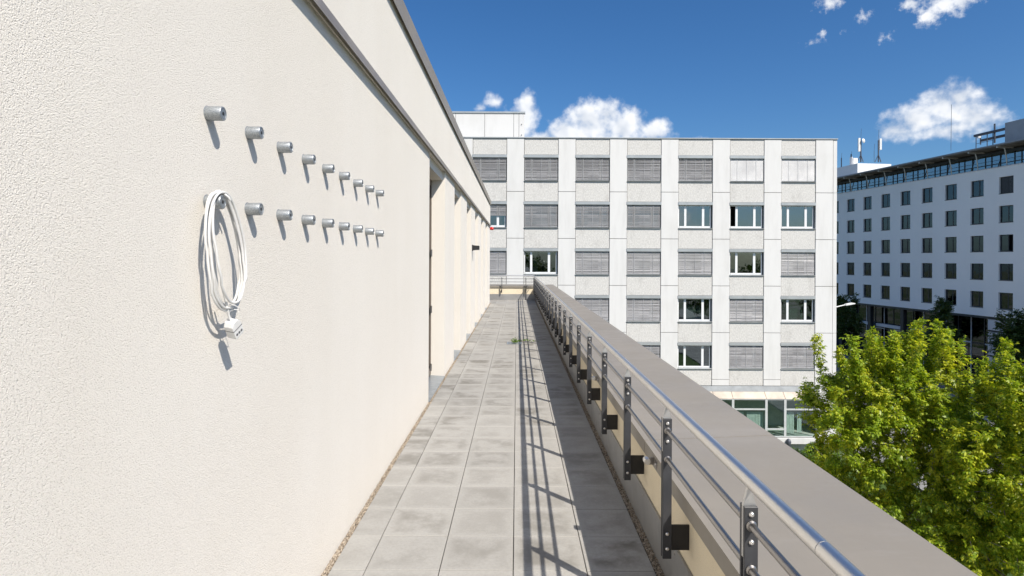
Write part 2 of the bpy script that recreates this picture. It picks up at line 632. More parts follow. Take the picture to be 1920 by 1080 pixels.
# shaded building
t = MT('white_render_far', (0.80, 0.81, 0.83), 0.85, 0, 0.2)
t.color(t.mix(t.rng(t.noise(0.25, 5, 0.6, (1, 1, 0.4)), 0.35, 0.7), (0.90, 0.89, 0.87), (0.86, 0.85, 0.83)))
M['render_far'] = t.m
M['frame_dark'] = metal_paint('dark_window_frame', (0.035, 0.036, 0.04), 0.4, 0.1, 0.2, 2)
M['pane_dark'] = glass('tinted_pane', (0.30, 0.30, 0.30), 0.05)
M['pane_roof'] = glass('roof_glazing', (0.3, 0.33, 0.36), 0.24)
M['soffit'] = metal_paint('soffit_slats', (0.20, 0.185, 0.165), 0.7, 0.2, 0, 1.2)
M['strut'] = metal_paint('pale_strut', (0.62, 0.60, 0.56), 0.4, 0.05, 0.3, 2)
M['clad'] = metal_paint('grey_cladding', (0.62, 0.63, 0.65), 0.6, 0.06, 0, 0.6)
M['roofbox'] = metal_paint('roof_sheet', (0.30, 0.32, 0.35), 0.5, 0.08, 0.2, 0.5)
M['white_box'] = metal_paint('white_roof_render', (0.78, 0.78, 0.77), 0.7, 0.05, 0, 0.5)
M['mast'] = metal_paint('mast_steel', (0.10, 0.11, 0.13), 0.5, 0.1, 0.4, 3)
M['antenna'] = metal_paint('antenna_shell', (0.72, 0.72, 0.70), 0.45, 0.04, 0, 3)
M['sticker_red'] = MT('red_poster', (0.45, 0.03, 0.03), 0.6).m
M['sticker_yellow'] = MT('yellow_poster', (0.75, 0.55, 0.03), 0.6).m
M['blue'] = MT('blue_enamel', (0.02, 0.06, 0.32), 0.35).m

# ground
t = MT('asphalt', (0.06, 0.06, 0.06), 0.9, 0, 0.3)
t.color(t.mix(t.rng(t.noise(0.5, 6, 0.65), 0.3, 0.7), (0.045, 0.045, 0.047), (0.085, 0.083, 0.08)))
t.bump(t.noise(60, 3), 0.006)
M['asphalt'] = t.m
t = MT('ground_mix', (0.1, 0.11, 0.07), 0.95, 0, 0.2)
t.color(t.mix(t.rng(t.noise(0.12, 6, 0.65), 0.4, 0.62), (0.05, 0.085, 0.02), (0.17, 0.16, 0.14)))
M['ground'] = t.m
t = MT('lawn', (0.06, 0.12, 0.02), 0.95, 0, 0.2)
t.color(t.mix(t.rng(t.noise(2.5, 6, 0.7), 0.3, 0.7), (0.03, 0.06, 0.012), (0.07, 0.11, 0.025)))
t.bump(t.noise(30, 4), 0.03)
M['lawn'] = t.m
M['pave_far'] = metal_paint('pavement_concrete', (0.24, 0.235, 0.225), 0.9, 0.15, 0, 0.8)
M['paint'] = metal_paint('road_paint', (0.75, 0.75, 0.73), 0.7, 0.08, 0, 2)
M['kerb'] = metal_paint('kerb_stone', (0.40, 0.39, 0.37), 0.85, 0.1, 0, 2)
t = MT('bark', (0.16, 0.13, 0.10), 0.9, 0, 0.2)
t.color(t.mix(t.rng(t.noise(14, 5, 0.7, (1, 1, 0.25)), 0.3, 0.7), (0.10, 0.08, 0.06), (0.30, 0.26, 0.21)))
M['bark'] = t.m


def leaf_mat(name, ca, cb, cy, trans=0.45, yellow=0.3):
    t = MT(name, ca, 0.42, 0, 0.4)
    geo = t.N.new('ShaderNodeNewGeometry')
    rnd = geo.outputs['Random Per Island']
    big = t.noise(0.75, 3, 0.6)
    col = t.mix(rnd, ca, cb)
    f = t.rng(t.math('ADD', t.math('MULTIPLY', rnd, 0.35), t.math('MULTIPLY', big, 0.9)), 0.56, 0.86, 0.0, yellow)
    col = t.mix(f, col, cy)
    t.color(col)
    tl = t.N.new('ShaderNodeBsdfTranslucent')
    br = t.N.new('ShaderNodeMix')
    br.data_type = 'RGBA'
    br.blend_type = 'MULTIPLY'
    br.inputs[0].default_value = 1.0
    t.L.new(col, br.inputs[6])
    br.inputs[7].default_value = (1.5, 1.45, 0.6, 1)
    t.L.new(br.outputs[2], tl.inputs[0])
    mx = t.N.new('ShaderNodeMixShader')
    mx.inputs[0].default_value = trans
    out = [n for n in t.N if n.type == 'OUTPUT_MATERIAL'][0]
    t.L.new(t.b.outputs[0], mx.inputs[1])
    t.L.new(tl.outputs[0], mx.inputs[2])
    t.L.new(mx.outputs[0], out.inputs[0])
    return t.m


M['leaf'] = leaf_mat('ash_leaf', (0.15, 0.245, 0.014), (0.35, 0.45, 0.03), (0.66, 0.62, 0.05), 0.42, 0.64)
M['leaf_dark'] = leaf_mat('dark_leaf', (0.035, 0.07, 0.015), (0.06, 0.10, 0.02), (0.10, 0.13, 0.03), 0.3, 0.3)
M['leaf_weed'] = leaf_mat('weed_leaf', (0.10, 0.20, 0.02), (0.17, 0.28, 0.04), (0.30, 0.33, 0.06), 0.35, 0.3)

# ================================================================== THE GROUND
ground = MB().box(-700, 900, -700, 1200, -0.5, 0.0).build('ground', M['ground'])
tag(ground, kind='structure')
road = MB().box(31.5, 38.5, -80, 140, 0.0, 0.02).build('road', M['asphalt'])
tag(road, kind='structure')
mark = MB()
for k in range(-12, 22):
    mark.box(34.93, 35.07, k * 6.0, k * 6.0 + 3.0, 0.02, 0.024)
tag(mark.build('road_marking', M['paint']), kind='structure')
pav = MB().box(38.68, 47.5, -80, 140, 0.0, 0.13).build('pavement', M['pave_far'])
tag(pav, kind='structure')
pav2 = MB().box(24.0, 31.32, -80, 140, 0.0, 0.13).build('pavement', M['pave_far'])
tag(pav2, kind='structure')
tag(MB().box(31.32, 31.5, -80, 140, 0.0, 0.14).build('kerb', M['kerb']), kind='structure')
tag(MB().box(38.5, 38.68, -80, 140, 0.0, 0.14).build('kerb', M['kerb']), kind='structure')
tag(MB().box(1.6, 8.0, -30, 40.2, 0.0, 0.012).build('footpath', M['pave_far']), kind='structure')
tag(MB().box(8.0, 24.0, -30, 41.0, 0.0, 0.03).build('lawn', M['lawn']), kind='structure')

# ================================================================== TERRACE
WX = -1.035            # face of the rendered wall
WEND = 22.9
YEND = 24.9
base = MB().box(-7.0, 0.80, -5.0, YEND, T - 0.35, T - 0.022).build('terrace_floor', M['joint'])
tag(base, kind='structure')

COLS = [(-1.000, -0.811), (-0.811, -0.411), (-0.411, -0.012), (-0.012, 0.386), (0.386, 0.755)]
ROW0 = 2.83
PITCH = 0.3995
GAP = 0.0022


def slab_mesh(w, d):
    mb = MB()
    a, b, c = w / 2 - GAP, d / 2 - GAP, 0.0025
    zt, zb = 0.0, -0.02
    vs = [(-a, -b, zb), (a, -b, zb), (a, b, zb), (-a, b, zb), (-a, -b, zt - c), (a, -b, zt - c), (a, b, zt - c), (-a, b, zt - c),
          (-a + c, -b + c, zt), (a - c, -b + c, zt), (a - c, b - c, zt), (-a + c, b - c, zt)]
    fs = [(8, 9, 10, 11)]
    for i in range(4):
        j = (i + 1) % 4
        fs += [(i, j, 4 + j, 4 + i), (4 + i, 4 + j, 8 + j, 8 + i)]
    mb.add(vs, fs)
    return mb


rows = int((YEND - 0.01 - ROW0) / PITCH) + 1
for ci, (x0, x1) in enumerate(COLS):
    me = slab_mesh(x1 - x0, PITCH).mesh('paving_slab', M['paving'])
    for r in range(rows):
        yc = ROW0 + (r + 0.5) * PITCH
        if yc + PITCH / 2 > YEND:
            d = YEND - (yc - PITCH / 2)
            if d < 0.05:
                continue
            m2 = slab_mesh(x1 - x0, d).mesh('paving_slab', M['paving'])
            place('paving_slab', m2, base, ((x0 + x1) / 2, YEND - d / 2, T))
            continue
        # the drain grate takes a corner of the paving; the slabs stay whole beneath it
        o = place('paving_slab', me, base, ((x0 + x1) / 2, yc, T + random.uniform(-0.0011, 0.0011)))
        o.rotation_euler = (random.uniform(-.0016, .0016), random.uniform(-.0016, .0016), random.uniform(-.0022, .0022))
rest = MB()
for (x0, x1) in COLS:
    for r in range(-18, 0):
        yc = ROW0 + (r + 0.5) * PITCH
        s = slab_mesh(x1 - x0, PITCH)
        s.tf = None
        rest.add([(v[0] + (x0 + x1) / 2, v[1] + yc, v[2] + T) for v in s.v], s.f)
x = -1.002
while x > -6.6:
    for r in range(50, rows):
        yc = ROW0 + (r + 0.5) * PITCH
        if yc - PITCH / 2 < WEND + 0.05 or yc + PITCH / 2 > YEND:
            continue
        s = slab_mesh(0.4, PITCH)
        rest.add([(v[0] + x - 0.2, v[1] + yc, v[2] + T) for v in s.v], s.f)
    x -= 0.4
ro = rest.build('paving_slab', M['paving'], base)
tag(ro, kind='stuff')


def gravel_strip(x0, x1, y0, y1, n, seed, ztop):
    rs = np.random.RandomState(seed)
    # more stones where the strip is near enough to be seen
    y = y0 + (y1 - y0) * rs.rand(n) ** 1.9
    x = x0 + (x1 - x0) * rs.rand(n)
    z = ztop - 0.008 + rs.rand(n) * 0.008
    s = 0.0022 + rs.rand(n) * 0.0032
    oct_v = np.array([(1, 0, 0), (0, 1, 0), (-1, 0, 0), (0, -1, 0), (0, 0, 1), (0, 0, -1)], float)
    oct_f = np.array([(0, 1, 4), (1, 2, 4), (2, 3, 4), (3, 0, 4), (1, 0, 5), (2, 1, 5), (3, 2, 5), (0, 3, 5)])
    ang = rs.rand(n) * 6.28
    sc = s[:, None] * (0.7 + 0.6 * rs.rand(n, 3))
    V = oct_v[None] * sc[:, None, :]
    ca, sa = np.cos(ang)[:, None], np.sin(ang)[:, None]
    X = V[:, :, 0] * ca - V[:, :, 1] * sa
    Y = V[:, :, 0] * sa + V[:, :, 1] * ca
    V = np.stack([X + x[:, None], Y + y[:, None], V[:, :, 2] + z[:, None]], -1).reshape(-1, 3)
    Fc = (oct_f[None] + (np.arange(n) * 6)[:, None, None]).reshape(-1, 3)
    me = bpy.data.meshes.new('gravel')
    me.from_pydata(V.tolist(), [], Fc.tolist())
    me.materials.append(M['gravel'])
    o = place('gravel', me)
    return o


g1 = gravel_strip(WX + 0.002, -0.999, 1.8, 24.0, 16000, 1, T - 0.002)
tag(g1, 'thin strip of tan gravel along the foot of the cream wall', 'gravel', kind='stuff')
g2 = gravel_strip(0.757, 0.798, 1.8, 24.9, 16000, 2, T - 0.002)
tag(g2, 'thin strip of brown gravel along the metal flashing of the parapet', 'gravel', kind='stuff')

# ------------------------------------------------------------------ the building on the left
tb = thing('terrace_building', 'cream rendered building with pilasters and brown roof edge along the left of the terrace', 'building', (WX - 2, 8, 0))
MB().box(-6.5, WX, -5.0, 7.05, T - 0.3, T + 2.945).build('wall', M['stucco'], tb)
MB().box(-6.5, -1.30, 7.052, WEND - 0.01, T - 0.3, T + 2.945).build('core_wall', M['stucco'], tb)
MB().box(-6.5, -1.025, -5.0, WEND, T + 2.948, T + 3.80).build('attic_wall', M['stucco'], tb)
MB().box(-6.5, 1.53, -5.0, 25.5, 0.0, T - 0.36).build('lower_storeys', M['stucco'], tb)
# sheet-metal ledge: hollow drip profile
prof = [(-1.024, T + 3.000), (-0.9895, T + 2.988), (-0.9895, T + 2.933), (-0.9925, T + 2.933), (-0.9925, T + 2.981), (-1.024, T + 2.985)]
y0 = -5.0
while y0 < WEND:
    y1 = min(y0 + 2.995, WEND + 0.02)
    MB().prism(prof, 'y', y0, y1).build('ledge', M['ledge'], tb)
    y0 += 3.0
prof = [(-1.60, T + 3.93), (-0.9945, T + 3.924), (-0.9945, T + 3.751), (-0.9985, T + 3.751), (-0.9985, T + 3.86), (-1.024, T + 3.86), (-1.024, T + 3.802), (-1.60, T + 3.802)]
y0 = -5.0
while y0 < WEND:
    y1 = min(y0 + 2.996, WEND + 0.03)
    MB().prism(prof, 'y', y0, y1).build('roof_fascia', M['coping'], tb)
    y0 += 3.0
starts = [8.58 + 2.45 * k for k in range(6)]
prev = 7.05
for k, s in enumerate(starts):
    e = s + 1.30 if k < 5 else WEND
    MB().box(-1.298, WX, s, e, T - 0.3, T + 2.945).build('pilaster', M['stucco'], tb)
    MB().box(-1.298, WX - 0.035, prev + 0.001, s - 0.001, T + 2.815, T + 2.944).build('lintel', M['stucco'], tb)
    # door: bronze frame and dark glass, set back in the opening
    fr = MB()
    a, b = prev + 0.002, s - 0.002
    fr.box(-1.29, -1.225, a, a + 0.07, T + 0.03, T + 2.81)
    fr.box(-1.29, -1.225, b - 0.07, b, T + 0.03, T + 2.81)
    fr.box(-1.29, -1.225, a + 0.07, b - 0.07, T + 2.73, T + 2.81)
    fr.box(-1.29, -1.225, a + 0.07, b - 0.07, T + 0.03, T + 0.14)
    d = fr.build('door', M['door'], tb)
    MB().box(-1.275, -1.245, a + 0.071, b - 0.071, T + 0.141, T + 2.729).build('pane', M['door_glass'], d)
    for zz in (0.145, 0.97, 1.77):
        h = MB()
        h.lathe([(0.011, 0), (0.011, 0.10)], (-1.212, b - 0.085, T + zz - 0.05), (0, 0, 1), 10)
        h.box(-1.226, -1.211, b - 0.12, b - 0.06, T + zz - 0.035, T + zz + 0.035)
        h.build('hinge', M['steel_dull'], d, smooth=True)
    MB().prism([(-1.298, T - 0.02), (WX + 0.012, T - 0.02), (WX + 0.012, T + 0.004), (-1.298, T + 0.022)], 'y', prev + 0.003, s - 0.003).build('door_sill', M['sill_blue'], tb)
    prev = e

# ------------------------------------------------------------------ parapet on the right, turning left at the far end
pw = thing('parapet_wall', 'low cream parapet with wide brown metal coping on the right of the terrace', 'parapet', (1.1, 10, T))
XI, XO, ZI, ZO, LIP = 0.775, 1.549, 0.596, 0.63, 0.078
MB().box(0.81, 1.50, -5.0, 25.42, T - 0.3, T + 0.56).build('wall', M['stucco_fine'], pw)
seams = [-4.9 + 2.75 * k for k in range(0, 12)]
seams = [s for s in seams if s < 25.4]
lo = -5.0
ed = [3.6 + 2.75 * k for k in range(-3, 8)]
ed = [-5.0] + ed + [25.62]
for a, b in zip(ed[:-1], ed[1:]):
    # folded sheet: inner lip, sloping top, outer lip
    pr = [(XI, T + ZI), (XO, T + ZO), (XO, T + ZO - LIP), (XO - 0.003, T + ZO - LIP), (XO - 0.003, T + ZO - 0.05), (XI + 0.003, T + ZI - 0.034), (XI + 0.003, T + ZI - LIP), (XI, T + ZI - LIP)]
    MB().prism(pr, 'y', a + 0.004, b - 0.004).build('coping_panel', M['coping'], pw)
    if b < 25:
        # the seam strip lies just under the joint
        pr = [(XI + 0.004, T + ZI - 0.0035), (XO - 0.004, T + ZO - 0.0035), (XO - 0.004, T + ZO - 0.012), (XI + 0.004, T + ZI - 0.012)]
        MB().prism(pr, 'y', b - 0.06, b + 0.06).build('seam_strip', M['ledge'], pw)
y0 = -5.0
fl = [-5.0] + [2.75 + 1.98 * k for k in range(-2, 12)]
fl = [y for y in fl if y < 24.6] + [YEND - 0.012]
for a, b in zip(fl[:-1], fl[1:]):
    f_ = MB().box(0.799, 0.8085, a + 0.002, b - 0.002, T - 0.03, T + 0.247)
    f_.box(0.797, 0.799, a + 0.002, b - 0.002, T + 0.239, T + 0.2465)
    p = f_.build('flashing_panel', M['flashing'], pw)
    if b > 2:
        for yy in (a + 0.25, (a + b) / 2, b - 0.25):
            MB().lathe([(0.008, 0), (0.008, 0.002), (0.005, 0.004)], (0.799, yy, T + 0.21), (-1, 0, 0), 8).build('screw', M['steel_dull'], p)

pf = thing('parapet_wall', 'short cream parapet with brown coping closing the far end of the terrace', 'parapet', (-2.5, 25.2, T))
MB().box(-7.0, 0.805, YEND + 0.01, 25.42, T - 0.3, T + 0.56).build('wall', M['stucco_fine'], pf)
ex = [-7.0, -4.3, -1.6, XI - 0.004]
for a, b in zip(ex[:-1], ex[1:]):
    yi, yo = YEND - 0.028, 25.62
    pr = [(yi, T + ZI), (yo, T + ZO), (yo, T + ZO - LIP), (yo - 0.003, T + ZO - LIP), (yo - 0.003, T + ZO - 0.05), (yi + 0.003, T + ZI - 0.034), (yi + 0.003, T + ZI - LIP), (yi, T + ZI - LIP)]
    MB().prism(pr, 'x', a + 0.002, b - 0.002).build('coping_panel', M['coping'], pf)
for a, b in ((-7.0, -3.2), (-3.2, -1.2), (-1.2, 0.797)):
    MB().box(a + 0.002, b - 0.002, YEND - 0.001, YEND + 0.009, T - 0.03, T + 0.247).build('flashing_panel', M['flashing'], pf)

# ------------------------------------------------------------------ railing
RXX = 0.703


def post_meshes():
    bars = MB()
    for y0, y1 in ((-0.019, -0.007), (0.007, 0.019)):
        bars.box(-0.0205, 0.0205, y0, y1, 0.296, 0.945)
    bar = bars.mesh('post', M['post'], bevel=0.0012)
    tip = MB()
    pts = [(-0.0195, 0.79), (0.0195, 0.79), (0.0195, 0.945), (0.004, 1.003), (-0.004, 1.003), (-0.0195, 0.945)]
    tip.prism(pts, 'y', -0.0062, 0.0062)
    tipm = tip.mesh('tip_plate', M['plate'])
    br = MB().box(0.0, 0.1075, -0.0055, 0.0055, 0.33, 0.447)
    brm = br.mesh('bracket', M['bracket'], bevel=0.0012)
    bt = MB().lathe([(0.0085, 0.0), (0.0085, 0.0025), (0.0075, 0.005), (0.0045, 0.0075), (0.003, 0.0075), (0.0028, 0.005)], (0, -0.0188, 0), (0, -1, 0), 12)
    btm = bt.mesh('bolt', M['steel'], smooth=True)
    cl = MB().lathe([(0.016, 0), (0.0165, 0.004), (0.0125, 0.009)], (0, -0.0188, 0), (0, -1, 0), 16)
    clm = cl.mesh('collar', M['steel_dull'], smooth=True)
    return bar, tipm, brm, btm, clm


PM = post_meshes()


def rot_mesh(me, ang):
    m2 = me.copy()
    m2.transform(Matrix.Rotation(ang, 4, 'Z'))
    return m2


PMF = tuple(rot_mesh(m, R(90)) for m in PM)


def add_post(root, x, y, set_, far=False):
    bar, tipm, brm, btm, clm = set_
    b = place('post', bar, root, (x, y, T))
    place('tip_plate', tipm, b, (x, y, T))
    place('bracket', brm, b, (x, y, T))
    for z in (0.924, 0.841, 0.412, 0.343):
        place('bolt', btm, b, (x, y, T + z))
    for z in (0.89, 0.758):
        place('collar', clm, b, (x, y, T + z))


rl = thing('railing', 'steel railing with dark posts and shiny handrail along the right parapet', 'railing', (RXX, 10, T))
yc = YEND - 0.10
ends = [-4.6, -1.4, 1.36, 4.6, 7.8, 11.0, 14.2, 17.4, 20.6, yc]
for a, b in zip(ends[:-1], ends[1:]):
    MB().tube([(RXX, a + 0.0015, T + 1.021), (RXX, b - 0.0015, T + 1.021)], 0.0212, 24).build('handrail', M['steel'], rl, smooth=True)
    MB().tube([(RXX, a - 0.01, T + 1.021), (RXX, a + 0.01, T + 1.021)], 0.0195, 16).build('handrail_joint', M['frame_white'], rl, smooth=True)
for z in (0.89, 0.758):
    MB().tube([(RXX, -4.6, T + z), (RXX, yc, T + z)], 0.0112, 16).build('rail', M['steel_dull'], rl, smooth=True)
k = -6
while True:
    y = 1.80 + 0.988 * k
    if y > yc - 0.05:
        break
    add_post(rl, RXX, y, PM)
    k += 1
rf = thing('railing', 'short steel railing across the far end of the terrace', 'railing', (-2, yc, T))
MB().tube([(-7.0, yc, T + 1.021), (RXX, yc, T + 1.021)], 0.0212, 16).build('handrail', M['steel'], rf, smooth=True)
for z in (0.89, 0.758):
    MB().tube([(-7.0, yc, T + z), (RXX, yc, T + z)], 0.0112, 12).build('rail', M['steel_dull'], rf, smooth=True)
for x in (0.38, -0.62, -1.62, -2.62, -3.62, -4.62):
    add_post(rf, x, yc, PMF)

# ------------------------------------------------------------------ pegs in the wall
pg = MB()
pg.lathe([(0.0255, -0.004), (0.0255, 0.001), (0.024, 0.002), (0.024, 0.051), (0.0225, 0.0535), (0.0185, 0.054), (0.018, 0.0525), (0.006, 0.0525), (0.0055, 0.046), (0.001, 0.046)], (0, 0, 0), (1, 0, 0), 28)
pgm = pg.mesh('wall_peg', M['galv'], smooth=True)
hole = MB().lathe([(0.0062, 0.0), (0.0062, 0.0008)], (0.0525, 0, 0), (1, 0, 0), 12).mesh('screw_hole', M['bracket'])
ORD = ['first', 'second', 'third', 'fourth', 'fifth', 'sixth', 'seventh', 'eighth', 'ninth']
for ri, (hz, rn) in enumerate(((0.483, 'upper'), (0.189, 'lower'))):
    for k in range(9):
        p = place('wall_peg', pgm, None, (WX, 1.994 + 0.2995 * k, EYE + hz + random.uniform(-.002, .002)))
        p.rotation_euler = (random.uniform(0, 6.28), random.uniform(-.012, .012), random.uniform(-.02, .02))
        lab = '%s grey steel peg from the left in the %s row on the cream wall' % (ORD[k], rn)
        if ri == 1 and k == 0:
            lab = 'grey steel peg carrying the coiled white cable, first of the lower row'
        tag(p, lab, 'peg', 'steel pegs in two rows on the cream wall')
        h = place('screw_hole', hole, p, None)
        h.matrix_parent_inverse = Matrix.Identity(4)

# ------------------------------------------------------------------ coiled extension cable on the first lower peg
ex = thing('extension_cable', 'coiled white extension cable with socket block hanging from a steel peg', 'cable', (WX + 0.03, 2.03, EYE - 0.1))
turns = [  # x out of wall, half width, y shift, z top, z bottom
    (0.030, 0.126, 0.006, 0.2180, -0.160), (0.039, 0.142, -0.006, 0.2185, -0.178), (0.047, 0.134, -0.014, 0.2185, -0.168),
    (0.054, 0.118, 0.008, 0.2210, -0.152), (0.036, 0.110, 0.018, 0.2270, -0.172)]
path = []
rs = random.Random(3)
NS = 44
for i, (xo, hw, ys, zt, zb) in enumerate(turns):
    nxt = turns[min(i + 1, len(turns) - 1)]
    w1, w2, ph = rs.uniform(-.006, .006), rs.uniform(-.006, .006), rs.uniform(0, 6)
    for j in range(NS):
        f = j / NS
        th = 2 * math.pi * f
        b = max(0.0, (f - 0.75) / 0.25)
        X = xo + (nxt[0] - xo) * b
        H = hw + (nxt[1] - hw) * b
        YS = ys + (nxt[2] - ys) * b
        ZT = zt + (nxt[3] - zt) * b
        zc, rz = (ZT + zb) / 2, (ZT - zb) / 2
        c_, s_ = math.cos(th), math.sin(th)
        # flattened hang: narrow over the peg, fuller below
        wide = H * (0.80 + 0.20 * -c_) if c_ < 0 else H * (0.80 + 0.05 * (1 - c_))
        y = 2.014 + YS * 0.8 - 0.020 * c_ + wide * (abs(s_) ** 0.85) * (1 if s_ > 0 else -1)
        z = zc + rz * c_
        X += 0.026 * (1 - c_) * 0.5 + w1 * math.sin(th * 2 + ph) * 0.5 - 0.006 * (c_ < -0.6)
        y += w2 * math.sin(th * 3 + ph)
        path.append((WX + max(0.0075, X), y, EYE + z))
MB().tube(path, 0.0043, 8).build('cable', M['cable'], ex, smooth=True)
e0 = Vector(path[0])
MB().tube([e0, e0 + Vector((0.02, 0.004, 0.001)), e0 + Vector((0.034, 0.012, -0.012)), e0 + Vector((0.036, 0.02, -0.022))], 0.0043, 8).build('cable_end', M['cable'], ex, smooth=True)
# tail from the bottom of the coil to the socket block
p0 = Vector((WX + 0.058, 2.012, EYE - 0.155))
MB().tube([p0 + Vector((0, -0.03, 0.06)), p0 + Vector((0.002, -0.012, 0.02)), p0 + Vector((0.004, -0.004, -0.012)), p0 + Vector((0.004, 0.006, -0.035)), p0 + Vector((0.006, 0.012, -0.05))], 0.0043, 8).build('cable_tail', M['cable'], ex, smooth=True)
MB().tube([(WX + 0.045, 2.018, EYE - 0.150), (WX + 0.086, 2.013, EYE - 0.158), (WX + 0.092, 2.029, EYE - 0.168), (WX + 0.086, 2.049, EYE - 0.178), (WX + 0.045, 2.053, EYE - 0.172)], 0.0016, 6, closed=True).build('cable_tie', M['plug'], ex)
Rb = Matrix.Translation((WX + 0.066, 2.046, EYE - 0.238)) @ Matrix.Rotation(R(36), 4, 'X') @ Matrix.Rotation(R(-14), 4, 'Z') @ Matrix.Scale(0.86, 4)
blk = MB(lambda x, y, z: tuple(Rb @ Vector((x, y, z))))
blk.prism([(-0.024, -0.038), (0.024, -0.038), (0.026, -0.03), (0.026, 0.022), (0.014, 0.038), (-0.014, 0.038), (-0.026, 0.022), (-0.026, -0.03)], 'x', -0.020, 0.020)
sb = blk.build('socket_block', M['plug'], ex, bevel=0.003, seg=2)
blk = MB(lambda x, y, z: tuple(Rb @ Vector((x, y, z))))
blk.box(-0.0205, 0.0205, -0.0265, 0.0265, 0.001, 0.004)
blk.build('seam', M['plug_dark'], sb)
for yy in (-0.014, 0.0, 0.014):
    blk = MB(lambda x, y, z: tuple(Rb @ Vector((x, y, z))))
    blk.lathe([(0.0055, 0), (0.0055, 0.001)], (0.0202, yy, -0.019), (1, 0, 0), 12)
    blk.build('socket_hole', M['plug_dark'], sb)

# ------------------------------------------------------------------ small fittings
wl = thing('wall_lamp', 'small black box lamp on a far pilaster of the cream wall', 'lamp', (WX, 13.85, EYE + 0.27))
MB().box(WX, WX + 0.02, 13.76, 13.94, EYE + 0.20, EYE + 0.34).build('back_plate', M['black'], wl, bevel=0.003)
MB().prism([(WX + 0.02, EYE + 0.215), (WX + 0.165, EYE + 0.225), (WX + 0.168, EYE + 0.318), (WX + 0.02, EYE + 0.33)], 'y', 13.775, 13.925).build('housing', M['black'], wl, bevel=0.004)
rb_ = thing('alarm_beacon', 'small red alarm beacon under the ledge at the far end of the cream wall', 'beacon', (-0.98, WEND - 0.1, EYE + 1.22))
MB().lathe([(0.05, 0), (0.05, 0.03), (0.045, 0.04)], (WX, WEND - 0.12, EYE + 1.185), (1, 0, 0), 16).build('base', M['red'], rb_, smooth=True)
MB().lathe([(0.058, 0.04), (0.062, 0.06), (0.06, 0.10), (0.045, 0.135), (0.015, 0.15)], (WX, WEND - 0.12, EYE + 1.185), (1, 0, 0), 16).build('lens', M['red'], rb_, smooth=True)


def clip(y, lab):
    c = thing('coping_clip', lab, 'clip', (XI - 0.02, y, T + 0.55), 'steel clips on the coping lip')
    b = MB().box(XI - 0.0035, XI - 0.0005, y - 0.045, y + 0.045, T + 0.535, T + 0.575)
    b.box(XI - 0.030, XI - 0.0035, y + 0.028, y + 0.032, T + 0.535, T + 0.575)
    b.build('bracket', M['steel_dull'], c)
    s = MB().lathe([(0.017, -0.024), (0.018, -0.020), (0.018, 0.020), (0.017, 0.024)], (XI - 0.042, y + 0.03, T + 0.557), (0, 1, 0), 16)
    s.build('clamp', M['steel'], c, smooth=True)
    MB().lathe([(0.006, 0), (0.006, 0.004), (0.003, 0.006)], (XI - 0.0035, y - 0.025, T + 0.555), (-1, 0, 0), 10).build('screw', M['steel'], c, smooth=True)


clip(3.32, 'nearer small silver clip screwed to the inner lip of the brown coping')
clip(5.65, 'farther small silver clip screwed to the inner lip of the brown coping')

dr = thing('floor_drain', 'flat bluish metal drain grate let into the terrace paving', 'drain', (-0.04, 12.0, T))
d_ = MB()
for (a, b, c, d) in ((-0.19, 0.11, 11.86, 11.885), (-0.19, 0.11, 12.165, 12.19), (-0.19, -0.165, 11.885, 12.165), (0.085, 0.11, 11.885, 12.165)):
    d_.box(a, b, c, d, T + 0.001, T + 0.006)
fr_ = d_.build('frame', M['sill_blue'], dr)
for k in range(9):
    x = -0.158 + k * 0.029
    MB().box(x, x + 0.017, 11.885, 12.165, T + 0.001, T + 0.0052).build('bar', M['sill_blue'], dr)


# ------------------------------------------------------------------ foliage builder
def leaf_cloud(P, D, size, rs, leaflets=5, droop=0.35):
    """compound leaves: P base points, D directions; returns vertex / quad arrays"""
    n = len(P)
    up = np.array([0, 0, 1.0])
    D = D / np.linalg.norm(D, axis=1, keepdims=True)
    S = np.cross(D, up + rs.normal(0, 0.35, (n, 3)))
    S /= np.linalg.norm(S, axis=1, keepdims=True) + 1e-9
    Nn = np.cross(S, D)
    size = size * (0.65 + 0.7 * rs.rand(n))
    Vs = []
    if leaflets == 5:
        spec = [(0.55, 1.0, 0.0), (0.36, 0.95, 0.75), (0.36, 0.95, -0.75), (0.12, 0.75, 1.05), (0.12, 0.75, -1.05)]
    elif leaflets == 3:
        spec = [(0.4, 1.0, 0.0), (0.2, 0.9, 0.9), (0.2, 0.9, -0.9)]
    else:
        spec = [(0.0, 1.0, 0.0)]
    for t_, ln, an in spec:
        an_ = an + rs.normal(0, 0.2, n)
        d = D * np.cos(an_)[:, None] + S * np.sin(an_)[:, None]
        d = d - up * (droop + 0.25 * rs.rand(n))[:, None]
        d /= np.linalg.norm(d, axis=1, keepdims=True)
        b = P + D * (t_ * size)[:, None]
        w = np.cross(d, Nn)
        w /= np.linalg.norm(w, axis=1, keepdims=True) + 1e-9
        nn = np.cross(w, d)
        L_ = (ln * size * 0.62)[:, None]
        W_ = L_ * 0.24
        mid = b + d * L_ * 0.45
        tip = b + d * L_ - nn * L_ * 0.12
        Vs.append(np.stack([b, mid + w * W_ + nn * W_ * 0.35, tip, mid - w * W_ + nn * W_ * 0.35], 1))
    V = np.concatenate(Vs, 0).reshape(-1, 3)
    Q = np.arange(len(V)).reshape(-1, 4)
    return V, Q


def quads_mesh(name, V, Q, mat):
    me = bpy.data.meshes.new(name)
    me.vertices.add(len(V))
    me.vertices.foreach_set('co', V.astype(np.float32).ravel())
    me.loops.add(Q.size)
    me.loops.foreach_set('vertex_index', Q.astype(np.int32).ravel())
    me.polygons.add(len(Q))
    me.polygons.foreach_set('loop_start', np.arange(0, Q.size, 4, dtype=np.int32))
    me.update(calc_edges=True)
    me.validate()
    me.materials.append(mat)
    return me


